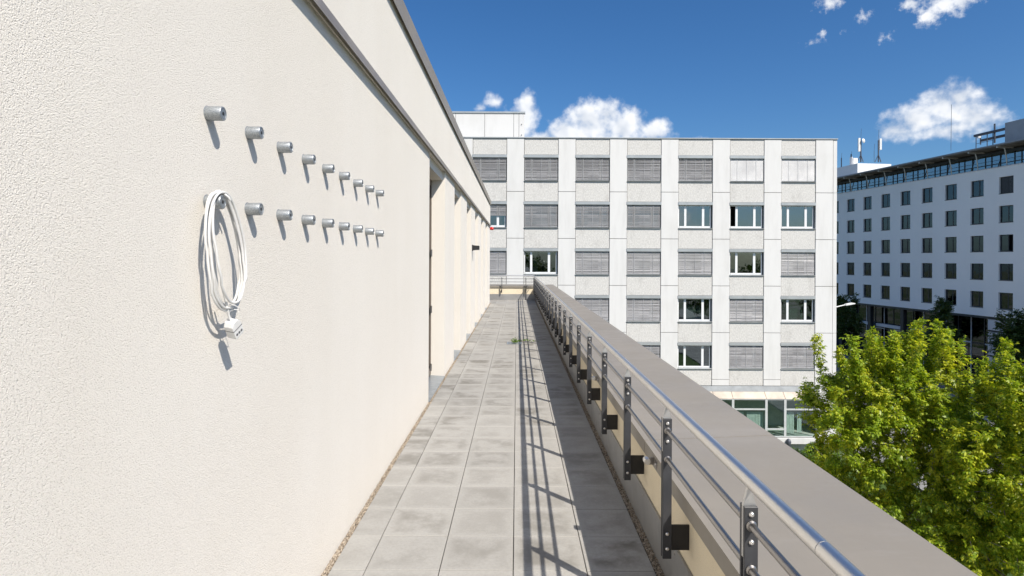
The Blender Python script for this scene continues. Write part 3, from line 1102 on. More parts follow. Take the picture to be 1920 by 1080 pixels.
def make_tree(name, label, cat, base, trunk_h, blobs, n_pts, n_leaf, seed, lmat, leaf=0.2, shoots=0, r_tip=0.006, group=None, leaflets=5, shell=0.3):
    rs = np.random.RandomState(seed)
    base = np.array(base, float)
    nodes = [base.copy()]
    par = [-1]
    plen = [0.0]
    steps = max(3, int(trunk_h / 0.6))
    wob = rs.normal(0, 0.05, (steps, 2))
    for i in range(1, steps + 1):
        p = base + np.array([wob[i - 1, 0], wob[i - 1, 1], trunk_h * i / steps])
        nodes.append(p)
        par.append(len(nodes) - 2)
        plen.append(plen[-1] + trunk_h / steps)
    top = nodes[-1]
    vol = np.array([b[3] * b[4] * b[5] for b in blobs])
    vol = vol / vol.sum()
    pts = []
    for i in range(n_pts):
        b = blobs[rs.choice(len(blobs), p=vol)]
        d = rs.normal(0, 1, 3)
        d /= np.linalg.norm(d)
        r = rs.rand() ** shell
        pts.append(np.array(b[:3]) + d * r * np.array(b[3:6]) * rs.uniform(0.88, 1.1))
    pts = np.array(pts)
    pts = pts[np.argsort(np.linalg.norm(pts - top, axis=1))]
    A = np.zeros((n_pts * 8 + 200, 3))
    PL = np.zeros(len(A))
    cnt = len(nodes)
    A[:cnt] = nodes
    PL[:cnt] = plen
    lo = max(1, int(steps * 0.55))
    tips = []
    for p in pts:
        d = np.linalg.norm(A[lo:cnt] - p, axis=1)
        j = int(np.argmin(d + 0.16 * PL[lo:cnt] + 0.5 * np.maximum(0, A[lo:cnt, 2] - p[2]))) + lo
        dist = d[j - lo]
        ns = max(1, int(dist / 0.45))
        q0 = A[j].copy()
        last = j
        bend = rs.normal(0, 0.06 * dist, 3)
        for s in range(1, ns + 1):
            f = s / ns
            q = q0 + (p - q0) * f + bend * math.sin(math.pi * f) + np.array([0, 0, 0.10 * dist * math.sin(math.pi * f)])
            A[cnt] = q
            PL[cnt] = PL[last] + dist / ns
            par.append(last)
            last = cnt
            cnt += 1
        tips.append(last)
    # slender upright shoots above the crown
    shoot_pts = []
    if shoots:
        hi = sorted(tips, key=lambda i: -A[i][2])[:max(shoots * 4, 8)]
        for s in range(shoots):
            j = hi[rs.randint(len(hi))]
            q = A[j].copy()
            last = j
            ln = rs.uniform(0.6, 1.75)
            dr_ = np.array([rs.normal(0, 0.16), rs.normal(0, 0.16), 1.0])
            for t_ in range(5):
                q = q + dr_ * ln / 5 + rs.normal(0, 0.02, 3)
                A[cnt] = q
                PL[cnt] = PL[last] + ln / 5
                par.append(last)
                last = cnt
                shoot_pts.append(cnt)
                cnt += 1
    rad = np.zeros(cnt)
    kids = np.zeros(cnt, int)
    for i in range(cnt):
        if par[i] >= 0:
            kids[par[i]] += 1
    acc = np.zeros(cnt)
    for i in range(cnt - 1, 0, -1):
        if kids[i] == 0:
            acc[i] = r_tip ** 2.35
        acc[par[i]] += acc[i]
    rad = np.maximum(acc, 1e-9) ** (1 / 2.35)
    root = thing(name, label, cat, tuple(base), group)
    mb = MB()
    for i in range(1, cnt):
        j = par[i]
        r0 = min(rad[j], rad[i] * 1.5)
        mb.tube([A[j], A[i]], [r0, rad[i]], 6 if rad[i] > 0.03 else 4, cap=False)
    mb.build('trunk', M['bark'], root, smooth=True)
    # leaves sit on the thin outer wood
    thin = np.array([i for i in range(1, cnt) if rad[i] < r_tip * 3.2])
    sh = np.array(shoot_pts, int)
    ctr = np.mean([b[:3] for b in blobs], axis=0)
    pick = thin[rs.randint(len(thin), size=n_leaf)]
    if len(sh):
        pick = np.concatenate([pick, np.repeat(sh, 5)])
    pj = np.array(par)[pick]
    f = rs.rand(len(pick))[:, None]
    P = A[pj] * (1 - f) + A[pick] * f
    D = rs.normal(0, 1, (len(pick), 3))
    outw = P - ctr
    outw /= np.linalg.norm(outw, axis=1, keepdims=True) + 1e-9
    D = D + outw * 0.9
    D[:, 2] *= 0.6
    D[:, 2] += 0.15
    P = P + rs.normal(0, leaf * 0.45, P.shape)
    V, Q = leaf_cloud(P, D, leaf, rs, leaflets)
    place('crown', quads_mesh('crown', V, Q, lmat), root)
    return root


# weed on the drain
rsw = np.random.RandomState(5)
wd = thing('weed_plant', 'small green weed trailing across the paving beside the drain', 'plant', (-0.03, 12.0, T))
stem = [(-0.05, 11.98, T + 0.006), (0.02, 12.03, T + 0.03), (0.10, 12.05, T + 0.026), (0.20, 12.08, T + 0.035), (0.30, 12.04, T + 0.02), (0.42, 12.02, T + 0.03), (0.55, 11.96, T + 0.012)]
MB().tube(stem, [0.004, 0.004, 0.0035, 0.003, 0.0025, 0.002, 0.0015], 6).build('stem', M['bark'], wd)
MB().tube([(0.05, 12.04, T + 0.02), (0.15, 12.0, T + 0.03), (0.26, 11.93, T + 0.015), (0.36, 11.9, T + 0.01)], 0.002, 6).build('stem', M['bark'], wd)
P, D = [], []
for k in range(60):
    P.append((-0.045 + rsw.normal(0, 0.03), 11.96 + rsw.normal(0, 0.03), T + 0.01 + abs(rsw.normal(0, 0.045))))
    D.append((rsw.normal(), rsw.normal(), 0.5 + rsw.rand()))
for k in range(60):
    f = rsw.rand() * 5.9
    i = int(f)
    a, b = np.array(stem[i]), np.array(stem[i + 1])
    P.append(tuple(a + (b - a) * (f - i) + np.array([0, 0, 0.01])))
    D.append((rsw.normal(), rsw.normal(), 0.5 + rsw.rand()))
V, Q = leaf_cloud(np.array(P), np.array(D), 0.042, rsw, 3, 0.1)
place('leaves', quads_mesh('leaves', V, Q, M['leaf_weed']), wd)

# ================================================================== OFFICE BUILDING OPPOSITE
DY = 41.5
PPM = F / DY                       # pixels per metre on its face
fx = lambda px: (px - 969) / PPM
fz = lambda py: EYE + (487 - py) / PPM
ob = thing('office_building', 'white precast office block with rows of grey blinds across the end of the view', 'building', (8, DY + 6, 0))
PITX = 96.55 / PPM
C0 = fx(982.3)                      # left edge of window column 0
WW = 63.6 / PPM
XR = fx(1569.0)
KMIN, KMAX = -3, 5
XL = C0 + KMIN * PITX - 1.3
ZT = fz(257.6)
ZB = fz(721.5)
YB = DY + 0.16                      # back plane behind panels
STO = 87.7 / PPM
# body with rooms left open behind the windows
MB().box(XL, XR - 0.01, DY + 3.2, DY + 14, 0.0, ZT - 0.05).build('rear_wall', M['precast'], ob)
MB().box(XL, XR - 0.01, YB - 0.002, DY + 14, ZT - 0.30, ZT - 0.051).build('roof', M['trim'], ob)
MB().box(XR - 0.25, XR - 0.005, YB, DY + 3.2, 0.0, ZT - 0.302).build('side_wall', M['precast'], ob)
capm = MB().box(XL, XR + 0.03, DY - 0.05, DY + 0.30, ZT - 0.045, ZT + 0.02)
capm.build('roof_edge', M['trim'], ob)


def row_top(r):
    return fz(289.8) - r * STO


JOINT = 0.03
# pier panels, storey by storey, joints in the middle of the spandrels
zj = [ZT - 0.05] + [fz(359.0) - k * STO for k in range(0, 5)] + [ZB]
for k in range(KMIN, KMAX + 1):
    x0 = C0 + k * PITX + WW
    x1 = x0 + PITX - WW
    if k == KMAX:
        x1 = fx(1561.5)
    for a, b in zip(zj[:-1], zj[1:]):
        MB().box(x0 + JOINT / 2, x1 - JOINT / 2, DY, YB, b + JOINT / 2, a - JOINT / 2).build('pier_panel', M['precast'], ob, bevel=0.008)
for a, b in zip(zj[:-1], zj[1:]):
    MB().box(fx(1561.5) + 0.02, XR, DY + 0.02, YB, b + 0.01, a - 0.01).build('corner_panel', M['precast'], ob, bevel=0.008)
# dark backing in the joints
bk = MB()
for k in range(KMIN, KMAX + 1):
    x0 = C0 + k * PITX + WW
    bk.box(x0 - 0.10, min(x0 + PITX - WW + 0.10, XR - 0.02), YB + 0.003, YB + 0.2, ZB - 0.2, ZT - 0.06)
bk.build('joint_backing', M['dark_gap'], ob)


def slat_mesh(tilt, mat, zt, zb, name='blind', jit=1.0):
    mb = MB()
    n = 21
    pit = 1.545 / n
    w = 0.070
    z = zt - pit / 2
    th = 0.0035
    rr = random.Random(int(tilt * 1000))
    while z > zb + 0.02:
        jj = rr.uniform(-0.010, 0.010) * jit
        # each slat is cut in three where the ladder tapes hold it; the pieces hang a little differently
        ta = tilt + R(rr.uniform(-11, 11)) * jit
        for x0, x1 in ((0.035, WW * 0.36), (WW * 0.36, WW * 0.68), (WW * 0.68, WW - 0.035)):
            tb_ = ta + R(rr.uniform(-6, 6)) * jit
            c_, s_ = math.cos(tb_) * w / 2, math.sin(tb_) * w / 2
            mb.prism([(-c_, z - s_ + jj), (-c_ - th, z - s_ + th + jj), (c_ - th, z + s_ + th + jj), (c_, z + s_ + jj)], 'x', x0, x1)
        z -= pit
    mb.box(0.035, WW - 0.035, -0.02, 0.02, zb, zb + 0.03)
    for x in (WW * 0.22, WW * 0.5, WW * 0.78):
        mb.box(x - 0.008, x + 0.008, -0.046, -0.043, zb, zt)
    return mb.mesh(name, mat)


BH = 1.545
bl_std = [slat_mesh(R(a), M['slat'], 0.0, -BH, jit=0.85) for a in (40, 45, 36)]
bl_bright = slat_mesh(R(58), M['slat_bright'], 0.0, -BH, jit=0.04)
bl_half = slat_mesh(R(37), M['slat'], 0.0, -BH * 0.50)

# frame mesh: two slim casements and a wide light, white mullions
fm = MB()
fh = BH + 0.03
xs = [0.0, 0.055, 0.40, 0.55, 1.60, 1.76, 2.14, 2.20]
sc = (WW - 0.09) / 2.20
xs = [x * sc + 0.02 for x in xs]
for a, b in ((xs[0], xs[1]), (xs[2], xs[3]), (xs[4], xs[5]), (xs[6], xs[7])):
    fm.box(a, b, 0.0, 0.07, -fh, 0.0)
for a, b in ((xs[1], xs[2]), (xs[3], xs[4]), (xs[5], xs[6])):
    fm.box(a, b, 0.004, 0.066, -0.06, -0.001)
    fm.box(a, b, 0.004, 0.066, -fh + 0.001, -fh + 0.12)
frame_me = fm.mesh('window', M['frame_white'], bevel=0.004)
pane_mes = [MB().box(a + 0.001, b - 0.001, 0.03, 0.042, -fh + 0.121, -0.061).mesh('pane', M['glass']) for a, b in ((xs[1], xs[2]), (xs[3], xs[4]), (xs[5], xs[6]))]
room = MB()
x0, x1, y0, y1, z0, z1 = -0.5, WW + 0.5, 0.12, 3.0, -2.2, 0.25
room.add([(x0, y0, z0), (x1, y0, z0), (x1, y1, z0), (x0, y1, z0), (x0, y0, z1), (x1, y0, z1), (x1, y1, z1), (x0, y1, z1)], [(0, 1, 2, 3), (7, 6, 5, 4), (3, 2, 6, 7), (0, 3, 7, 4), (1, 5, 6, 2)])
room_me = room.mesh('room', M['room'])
box_me = MB().prism([(-0.03, 0.0), (-0.03, -0.205), (0.15, -0.205), (0.15, 0.0)], 'x', -0.035, WW + 0.03).mesh('blind_box', M['trim'], bevel=0.01)
sill_me = MB().prism([(-0.06, -0.045), (-0.06, -0.03), (0.14, 0.0), (0.14, -0.045)], 'x', -0.02, WW + 0.02).mesh('window_sill', M['trim'])
cur = MB()
for i in range(13):
    x = 0.62 + i * 0.085
    cur.box(x, x + 0.055, 0.35, 0.356, -BH, -0.5)
cur_me = cur.mesh('curtain', M['curtain'])
stripe = MB().box(0.45, 1.0, 0.9, 0.95, -BH, -0.55)
stripe_me = stripe.mesh('cupboard', M['curtain'])

OPEN = {(1, 3), (1, 4), (1, 5), (2, 0), (2, 4), (3, 3), (3, 5), (4, 3)}
HALF = {(1, -1)}
BRIGHT = {(0, 4), (0, 5)}
for k in range(KMIN, KMAX + 1):
    xw = C0 + k * PITX
    for r in range(5):
        zt = row_top(r)
        win = place('window', frame_me, ob, (xw, DY + 0.16, zt - 0.205))
        place('blind_box', box_me, win, (xw, DY, zt))
        place('window_sill', sill_me, win, (xw, DY, zt - 0.205 - BH - 0.035))
        for i, pm in enumerate(pane_mes):
            if (r, k) == (1, 4) and i == 0:
                # this casement stands open inwards
                pn = place('pane', pm, win, (xw, DY + 0.16, zt - 0.205))
                pn.matrix_parent_inverse = Matrix.Translation(-wloc(win))
                pn.location = (xw + 0.08, DY + 0.26, zt - 0.205)
                pn.rotation_euler = (0, 0, R(80))
                continue
            place('pane', pm, win, (xw, DY + 0.16, zt - 0.205))
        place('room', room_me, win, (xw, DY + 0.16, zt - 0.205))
        if (r, k) in OPEN:
            if (r, k) in ((3, 3), (3, 5)):
                place('curtain', cur_me, win, (xw, DY + 0.16, zt - 0.205))
            if (r, k) == (2, 0):
                place('cupboard', stripe_me, win, (xw, DY + 0.16, zt - 0.205))
        else:
            me = bl_bright if (r, k) in BRIGHT else bl_half if (r, k) in HALF else bl_std[(r * 5 + k * 3) % 3]
            place('blind', me, win, (xw, DY + 0.085, zt - 0.207))
        # spandrel below (and one above the top row)
        zs1 = zt - 0.205 - BH - 0.09
        zs0 = row_top(r + 1) + 0.004 if r < 4 else ZB
        MB().box(xw + 0.012, xw + WW - 0.012, DY + 0.035, YB + 0.10, zs0 + 0.012, zs1).build('spandrel_panel', M['pebble'], ob, bevel=0.01)
    MB().box(xw + 0.012, xw + WW - 0.012, DY + 0.035, YB + 0.10, row_top(0) + 0.016, ZT - 0.06).build('spandrel_panel', M['pebble'], ob, bevel=0.01)

# rooftop block
rx0, rx1, ry0 = fx(820) * 1.08, (982.5 - 969) / F * 45.0, 45.0
rz1 = EYE + (487 - 209.5) / F * 45.0
edges = [rx0, (853 - 969) / F * 45, (907.5 - 969) / F * 45, (962 - 969) / F * 45, (971.8 - 969) / F * 45, rx1]
MB().box(rx0, rx1 - 0.01, ry0 + 0.06, ry0 + 6, ZT - 0.05, rz1 - 0.1).build('roof_block', M['dark_gap'], ob)
for a, b in zip(edges[:-1], edges[1:]):
    MB().box(a + 0.012, b - 0.012, ry0, ry0 + 0.058, ZT - 0.04, rz1 - 0.12).build('roof_block_panel', M['precast'], ob, bevel=0.006)
x = rx0
while x < rx1:
    x2 = min(x + 1.0, rx1 + 0.05)
    MB().box(x + 0.004, x2 - 0.004, ry0 - 0.06, ry0 + 0.4, rz1 - 0.118, rz1).build('roof_block_cap', M['trim'], ob)
    x += 1.0
for zz in (0.9, 1.7):
    MB().lathe([(0.03, 0), (0.03, 0.05), (0.02, 0.07)], ((977 - 969) / F * 45, ry0, ZT + zz), (0, -1, 0), 10).build('bracket', M['mast'], ob)
hyd = MB().lathe([(0.07, 0), (0.07, 0.35), (0.04, 0.42), (0.02, 0.45)], (rx1 + 0.12, ry0 - 0.3, ZT), (0, 0, 1), 12).build('roof_beacon', M['red'], None, smooth=True)
tag(hyd, 'tiny red beacon at the foot of the rooftop block', 'beacon')

# ground-floor bay band
zb0 = fz(731.0)
yb = DY - 0.55
MB().prism([(DY - 0.02, fz(721.5) - 0.012), (DY + 0.3, fz(721.5) - 0.012), (DY + 0.3, zb0), (DY - 0.20, zb0)], 'x', XL, fx(1536)).build('apron_sheet', M['apron'], ob)
z_top, z_bot = fz(742.5), fz(812.5)
tr = fz(761.5)
for k in range(KMIN, KMAX + 1):
    xa = C0 + k * PITX + 0.06
    segs = [(xa + 0.05, xa + WW - 0.12, 'wide'), (xa + WW - 0.02, xa + PITX - 0.05, 'slim')]
    for a, b, kind in segs:
        if kind == 'slim' and k == KMAX:
            continue
        MB().prism([(DY - 0.21, zb0 - 0.006), (DY - 0.02, zb0 - 0.006), (DY - 0.02, z_top), (yb + 0.01, z_top + 0.012), (yb - 0.06, z_top + 0.012), (yb - 0.06, z_top + 0.03)], 'x', a - 0.035, b + 0.035).build('bay_top_panel', M['bay_top'], ob)
        fr = MB()
        fr.box(a - 0.05, a + 0.03, yb - 0.04, yb + 0.05, z_bot, z_top)
        fr.box(b - 0.03, b + 0.05, yb - 0.04, yb + 0.05, z_bot, z_top)
        fr.box(a + 0.03, b - 0.03, yb - 0.035, yb + 0.045, z_top - 0.06, z_top - 0.002)
        fr.box(a + 0.03, b - 0.03, yb - 0.035, yb + 0.045, z_bot + 0.002, z_bot + 0.06)
        zt_ = tr if kind == 'wide' else fz(798)
        fr.box(a + 0.03, b - 0.03, yb - 0.035, yb + 0.045, zt_ - 0.05, zt_ + 0.05)
        w_ = fr.build('bay_window', M['bay_frame'], ob)
        MB().box(a + 0.031, b - 0.031, yb, yb + 0.012, z_bot + 0.061, zt_ - 0.051).build('pane', M['bay_glass'], w_)
        MB().box(a + 0.031, b - 0.031, yb, yb + 0.012, zt_ + 0.051, z_top - 0.061).build('pane', M['bay_glass'], w_)
        if kind == 'wide':
            cu = MB()
            n = 20
            for i in range(n):
                if (k == KMAX and i not in (0, 1, 2, 3, 4, 5, 8, 9, 10)) or (k != KMAX and i in (7, 8)):
                    continue
                xx = a + 0.06 + i * (b - a - 0.12) / n
                cu.box(xx, xx + 0.085, yb + 0.22, yb + 0.226, z_bot + 0.25, tr - 0.25)
            cu.build('curtain', M['curtain'], w_)
MB().box(XL, fx(1534), yb + 0.3, DY + 3.0, z_bot - 0.05, z_bot - 0.002).build('bay_floor', M['bay_room'], ob)
MB().box(XL, fx(1534), DY + 2.4, DY + 3.1, z_bot, zb0).build('bay_rear_wall', M['bay_room'], ob)
MB().box(XL, fx(1533), yb - 0.10, DY + 0.2, fz(825), z_bot - 0.052).build('bay_base', M['precast'], ob, bevel=0.01)
for k in range(KMIN * 3, (KMAX + 1) * 3):
    a = C0 + k * PITX / 3
    MB().box(a + 0.008, a + PITX / 3 - 0.008, DY + 0.02, DY + 0.2, 0.0, fz(825) - 0.02).build('plinth_panel', M['precast'], ob, bevel=0.006)
MB().box(fx(1534.5), XR, DY - 0.01, DY + 0.3, 0.0, ZB - 0.02).build('corner_pier', M['precast'], ob, bevel=0.01)
sp_ = MB().lathe([(0.02, 0), (0.14, 0.1), (0.17, 0.35), (0.10, 0.5), (0.05, 0.55)], (fx(1471), yb - 0.2, fz(829)), (0, 0, 1), 14)
sp_.build('rain_spout', M['mast'], ob, smooth=True)
# house number, an open-topped 4 in blue
hn = thing('house_number', 'small blue numeral four on the white corner pier', 'house number', (fx(1551), DY - 0.03, fz(794)))
hx, hz_ = fx(1549.2), fz(797) - 0.06
b_ = MB()
b_.prism([(hx, hz_ + 0.11), (hx + 0.05, hz_ + 0.11), (hx + 0.045, hz_ + 0.26), (hx - 0.005, hz_ + 0.26)], 'y', DY - 0.035, DY - 0.012)
b_.box(hx + 0.001, hx + 0.185, DY - 0.036, DY - 0.013, hz_ + 0.08, hz_ + 0.125)
b_.box(hx + 0.125, hx + 0.17, DY - 0.037, DY - 0.014, hz_, hz_ + 0.26)
b_.build('numeral', M['blue'], hn)

# ================================================================== SHADED BUILDING ON THE RIGHT
X0B, SL = 58.1, 0.126
nl = math.hypot(1, SL)


def rbt(o, s, z):
    """o metres in front of its face, s along the street (world Y), z above the camera"""
    return (X0B - SL * s - o / nl, s - o * SL / nl, EYE + z)


rb = thing('apartment_block', 'long white block in shade with a grid of square windows on the right', 'building', (53, 65, 0))
ZW1, ZW0 = 9.87, -5.79
S0, S1 = 34.0, 102.0
wins = []
for k in range(-8, 12):
    wins.append((60.72 + 3.338 * k, 62.30 + 3.338 * k))
rows_z = [(8.83 - 3.0 * r, 8.83 - 3.0 * r - 1.73) for r in range(5)]
# wall in courses between openings (real reveals 0.25 deep)
wall = MB(rbt)
zc = [ZW1] + [z for pr in rows_z for z in pr] + [ZW0]
for i in range(0, len(zc), 2):
    wall.box(-0.25, 0, S0, S1, zc[i + 1], zc[i])
for (zt, zb) in rows_z:
    s = S0
    for (a, b) in wins:
        if b > S1:
            break
        wall.box(-0.25, -0.0005, s, a, zb, zt)
        s = b
    wall.box(-0.25, -0.0005, s, S1, zb, zt)
wall.build('wall', M['render_far'], rb)
MB(rbt).box(-12, -0.9, S0, S1, ZW0, ZW1 - 0.3).build('core', M['frame_dark'], rb)
MB(rbt).box(-0.35, 0.06, S0, S1, ZW1 + 0.003, ZW1 + 0.07).build('roof_edge', M['clad'], rb)
rr = random.Random(5)
for ci, (a, b) in enumerate(wins):
    if b > S1 or a > 93:
        break
    for ri, (zt, zb) in enumerate(rows_z):
        f_ = MB(rbt)
        e = 0.07
        f_.box(-0.24, -0.18, a + 0.001, a + e, zb + 0.001, zt - 0.001)
        f_.box(-0.24, -0.18, b - e, b - 0.001, zb + 0.001, zt - 0.001)
        f_.box(-0.24, -0.18, a + e, b - e, zt - e, zt - 0.001)
        f_.box(-0.24, -0.18, a + e, b - e, zb + 0.001, zb + e)
        mid = a + (b - a) * 0.42
        f_.box(-0.238, -0.182, mid - 0.05, mid + 0.05, zb + e, zt - e)
        w_ = f_.build('window', M['frame_dark'], rb)
        ck = ci - 8
        for j, (p, q) in enumerate(((a + e + 0.001, mid - 0.051), (mid + 0.051, b - e - 0.001))):
            if (ck, ri, j) == (0, 2, 0):
                continue                       # casement standing open: a dark hole
            if (ck, ri) == (0, 0):
                # roller shutter down
                sh_ = MB(rbt)
                n = 18
                for i in range(n):
                    z_ = zb + e + (zt - zb - 2 * e) * i / n
                    sh_.box(-0.20, -0.165, p, q, z_ + 0.004, z_ + (zt - zb - 2 * e) / n - 0.004)
                sh_.build('shutter', M['frame_dark'], w_)
                continue
            tl = rr.uniform(-0.012, 0.012)
            MB(rbt).add([(-0.215, p, zb + e + 0.001), (-0.215 + tl, q, zb + e + 0.001), (-0.215 + tl, q, zt - e - 0.001), (-0.215, p, zt - e - 0.001),
                         (-0.203, p, zb + e + 0.001), (-0.203 + tl, q, zb + e + 0.001), (-0.203 + tl, q, zt - e - 0.001), (-0.203, p, zt - e - 0.001)],
                        [(0, 1, 2, 3), (4, 7, 6, 5), (0, 4, 5, 1), (1, 5, 6, 2), (2, 6, 7, 3), (3, 7, 4, 0)]).build('pane', M['pane_dark'], w_)
        MB(rbt).box(-0.20, 0.03, a - 0.02, b + 0.02, zb - 0.05, zb - 0.003).build('window_sill', M['frame_dark'], w_)
        if (ck, ri) in ((0, 4), (5, 4), (2, 4)):
            c0 = a + (0.85 if ck == 0 else 0.15)
            MB(rbt).box(-0.30, -0.27, c0, c0 + 0.45, zb + 0.1, zt - 0.1).build('poster', M['sticker_red'], w_)
        if (ck, ri) == (8, 4):
            MB(rbt).box(-0.30, -0.27, a + 0.2, a + 1.0, zb + 0.9, zt - 0.1).build('poster', M['sticker_yellow'], w_)
        elif rr.random() < 0.45:
            c0 = a + rr.uniform(0.1, 0.9)
            MB(rbt).box(-0.55, -0.53, c0, c0 + rr.uniform(0.3, 0.6), zb + 0.05, zt - 0.1).build('curtain', M['curtain'], w_)
# glazed roof storey under a projecting slatted canopy
GO = -1.3
ZG0, ZG1 = ZW1 + 0.02, 11.75
MB(rbt).box(-12, -3.6, S0, S1, ZW1 - 0.3, ZG1).build('roof_storey_core', M['roofbox'], rb)
MB(rbt).box(-3.6, -0.36, S0, S1, ZW1 - 0.25, ZW1 + 0.01).build('roof_terrace', M['roofbox'], rb)
s = 50.0
i = 0
while s < 96:
    wdt = (1.0, 0.75, 1.59)[i % 3]
    f_ = MB(rbt)
    f_.box(GO - 0.06, GO + 0.06, s - 0.04, s + 0.04, ZG0, ZG1)
    f_.box(GO - 0.04, GO + 0.04, s + 0.04, s + wdt - 0.04, ZG0 + 0.55, ZG0 + 0.61)
    f_.box(GO - 0.04, GO + 0.04, s + 0.04, s + wdt - 0.04, ZG0 + 0.001, ZG0 + 0.08)
    w_ = f_.build('roof_glazing', M['frame_dark'], rb)
    MB(rbt).box(GO - 0.01, GO + 0.01, s + 0.041, s + wdt - 0.041, ZG0 + 0.081, ZG1 - 0.002).build('pane', M['pane_roof'], w_)
    s += wdt
    i += 1
MB(rbt).box(GO - 0.3, GO + 0.55, S0, S1, 11.45, 11.74).build('eaves_beam', M['frame_dark'], rb)
MB(rbt).box(-12, 1.15, S0, S1, 12.0, 12.12).build('canopy', M['roofbox'], rb)
for j in range(22):
    o0 = -1.5 + j * 0.12
    MB(rbt).box(o0, o0 + 0.085, S0, S1, 11.90, 11.995).build('canopy_slat', M['soffit'], rb)
for k in range(-7, 11):
    s = 61.55 + 3.338 * k
    MB(rbt).box(-0.9, 1.05, s - 0.06, s + 0.06, 11.74, 11.895).build('canopy_bar', M['strut'], rb)
    q = MB()
    q.tube([rbt(-0.12, s, ZW1 + 0.08), rbt(0.02, s - 0.1, 10.6), rbt(0.25, s - 0.15, 11.45), rbt(0.3, s - 0.1, 11.74)], 0.055, 8)
    q.build('canopy_strut', M['strut'], rb, smooth=True)
# railing in front of the roof storey
q = MB(rbt)
for zz in (0.45, 0.8):
    q.box(-0.33, -0.29, S0, S1, ZW1 + zz, ZW1 + zz + 0.035)
q.build('roof_rail', M['frame_dark'], rb)
# street level: pale cladding near, set-back dark glass farther on
MB(rbt).box(-12, -3.0, S0, S1, -EYE, ZW0 - 0.001).build('ground_floor_core', M['frame_dark'], rb)
MB(rbt).box(-2.99, -0.02, S0, S1, ZW0 - 0.25, ZW0 - 0.003).build('ground_floor_soffit', M['frame_dark'], rb)
zz = ZW0 - 0.30
while zz > -EYE + 1.2:
    s = 40.0
    while s < 63.6:
        MB(rbt).box(-0.30, -0.10, s + 0.012, min(s + 1.3, 63.6) - 0.012, zz - 1.12, zz).build('cladding_panel', M['clad'], rb)
        s += 1.3
    zz -= 1.32
MB(rbt).box(-2.98, -0.31, 40, 63.55, -EYE, ZW0 - 0.26).build('cladding_core', M['frame_dark'], rb)
s = 63.7
i = 0
while s < 90:
    f_ = MB(rbt)
    f_.box(-1.6, -1.48, s - 0.05, s + 0.05, -EYE, ZW0 - 0.26)
    f_.box(-1.58, -1.5, s + 0.05, s + 1.6, -9.1, -8.95)
    w_ = f_.build('shopfront', M['clad'] if i % 2 == 0 else M['frame_dark'], rb)
    MB(rbt).box(-1.56, -1.54, s + 0.051, s + 1.599, -EYE, -9.101).build('pane', M['pane_dark'], w_)
    MB(rbt).box(-1.56, -1.54, s + 0.051, s + 1.599, -8.949, ZW0 - 0.262).build('pane', M['pane_dark'], w_)
    s += 1.65
    i += 1
for s in (69.6, 75.4, 81.2, 87.0):
    MB(rbt).box(-0.75, -0.25, s, s + 0.5, -EYE, ZW0 - 0.26).build('column', M['frame_dark'], rb)
for a, b in ((71, 75), (75.9, 81), (81.8, 86.6)):
    MB(rbt).box(-1.35, -0.9, a, b, -8.75, -8.35).build('balcony_band', M['clad'], rb)
# rooftop blocks
MB(rbt).box(-9.5, -4.0, 88.8, S1 - 0.5, 12.125, 14.67).build('roof_house', M['white_box'], rb)
MB(rbt).box(-8.5, -3.0, 48.0, 64.5, 12.125, 15.1).build('plant_room', M['roofbox'], rb)
for (zz, o) in ((14.55, -3.4), (14.05, -4.3)):
    q = MB()
    q.tube([rbt(o, 64.5, zz), rbt(o, 68.6, zz)], 0.16, 8)
    q.build('duct', M['mast'], rb, smooth=True)
for s in (68.4, 67.0, 66.3):
    q = MB()
    q.tube([rbt(-3.4, s, 12.1), rbt(-3.4, s, 14.5)], 0.045, 6)
    q.build('duct_post', M['mast'], rb)
for zz in (12.9, 13.6):
    q = MB()
    q.tube([rbt(-3.4, 66.3, zz), rbt(-3.4, 68.4, zz)], 0.025, 6)
    q.build('duct_brace', M['mast'], rb)


def mast(px, ytop, ybase, Y, lab, panel=None, whip=None, tripod=False, r=0.09):
    p0, p1 = unproj(px, ybase, Y), unproj(px, ytop, Y)
    m_ = thing('antenna_mast', lab, 'antenna', tuple(p0), 'antennas on the roof of the shaded block')
    MB().tube([p0, p1], r, 8).build('mast', M['mast'], m_, smooth=True)
    if panel:
        side, yt, yb_ = panel
        a, b = unproj(px, yt, Y), unproj(px, yb_, Y)
        q = MB().box(p0.x + side - 0.16, p0.x + side + 0.16, Y - 0.12, Y + 0.12, b.z, a.z)
        q.build('panel', M['antenna'], m_, bevel=0.03, seg=2)
        for zz in (b.z + 0.3, a.z - 0.4):
            MB().box(min(p0.x, p0.x + side), max(p0.x, p0.x + side), Y - 0.04, Y + 0.04, zz, zz + 0.08).build('clamp', M['mast'], m_)
    if whip:
        w_ = unproj(px + 1, whip, Y)
        MB().tube([p1, w_], 0.022, 6).build('whip', M['mast'], m_)
    if tripod:
        for dx, dy in ((-0.55, 0), (0.5, 0.2), (0.1, -0.5)):
            MB().tube([p0 + Vector((dx, dy, 0)), p0 + Vector((0, 0, 1.2))], 0.05, 6).build('brace', M['mast'], m_)
    return m_


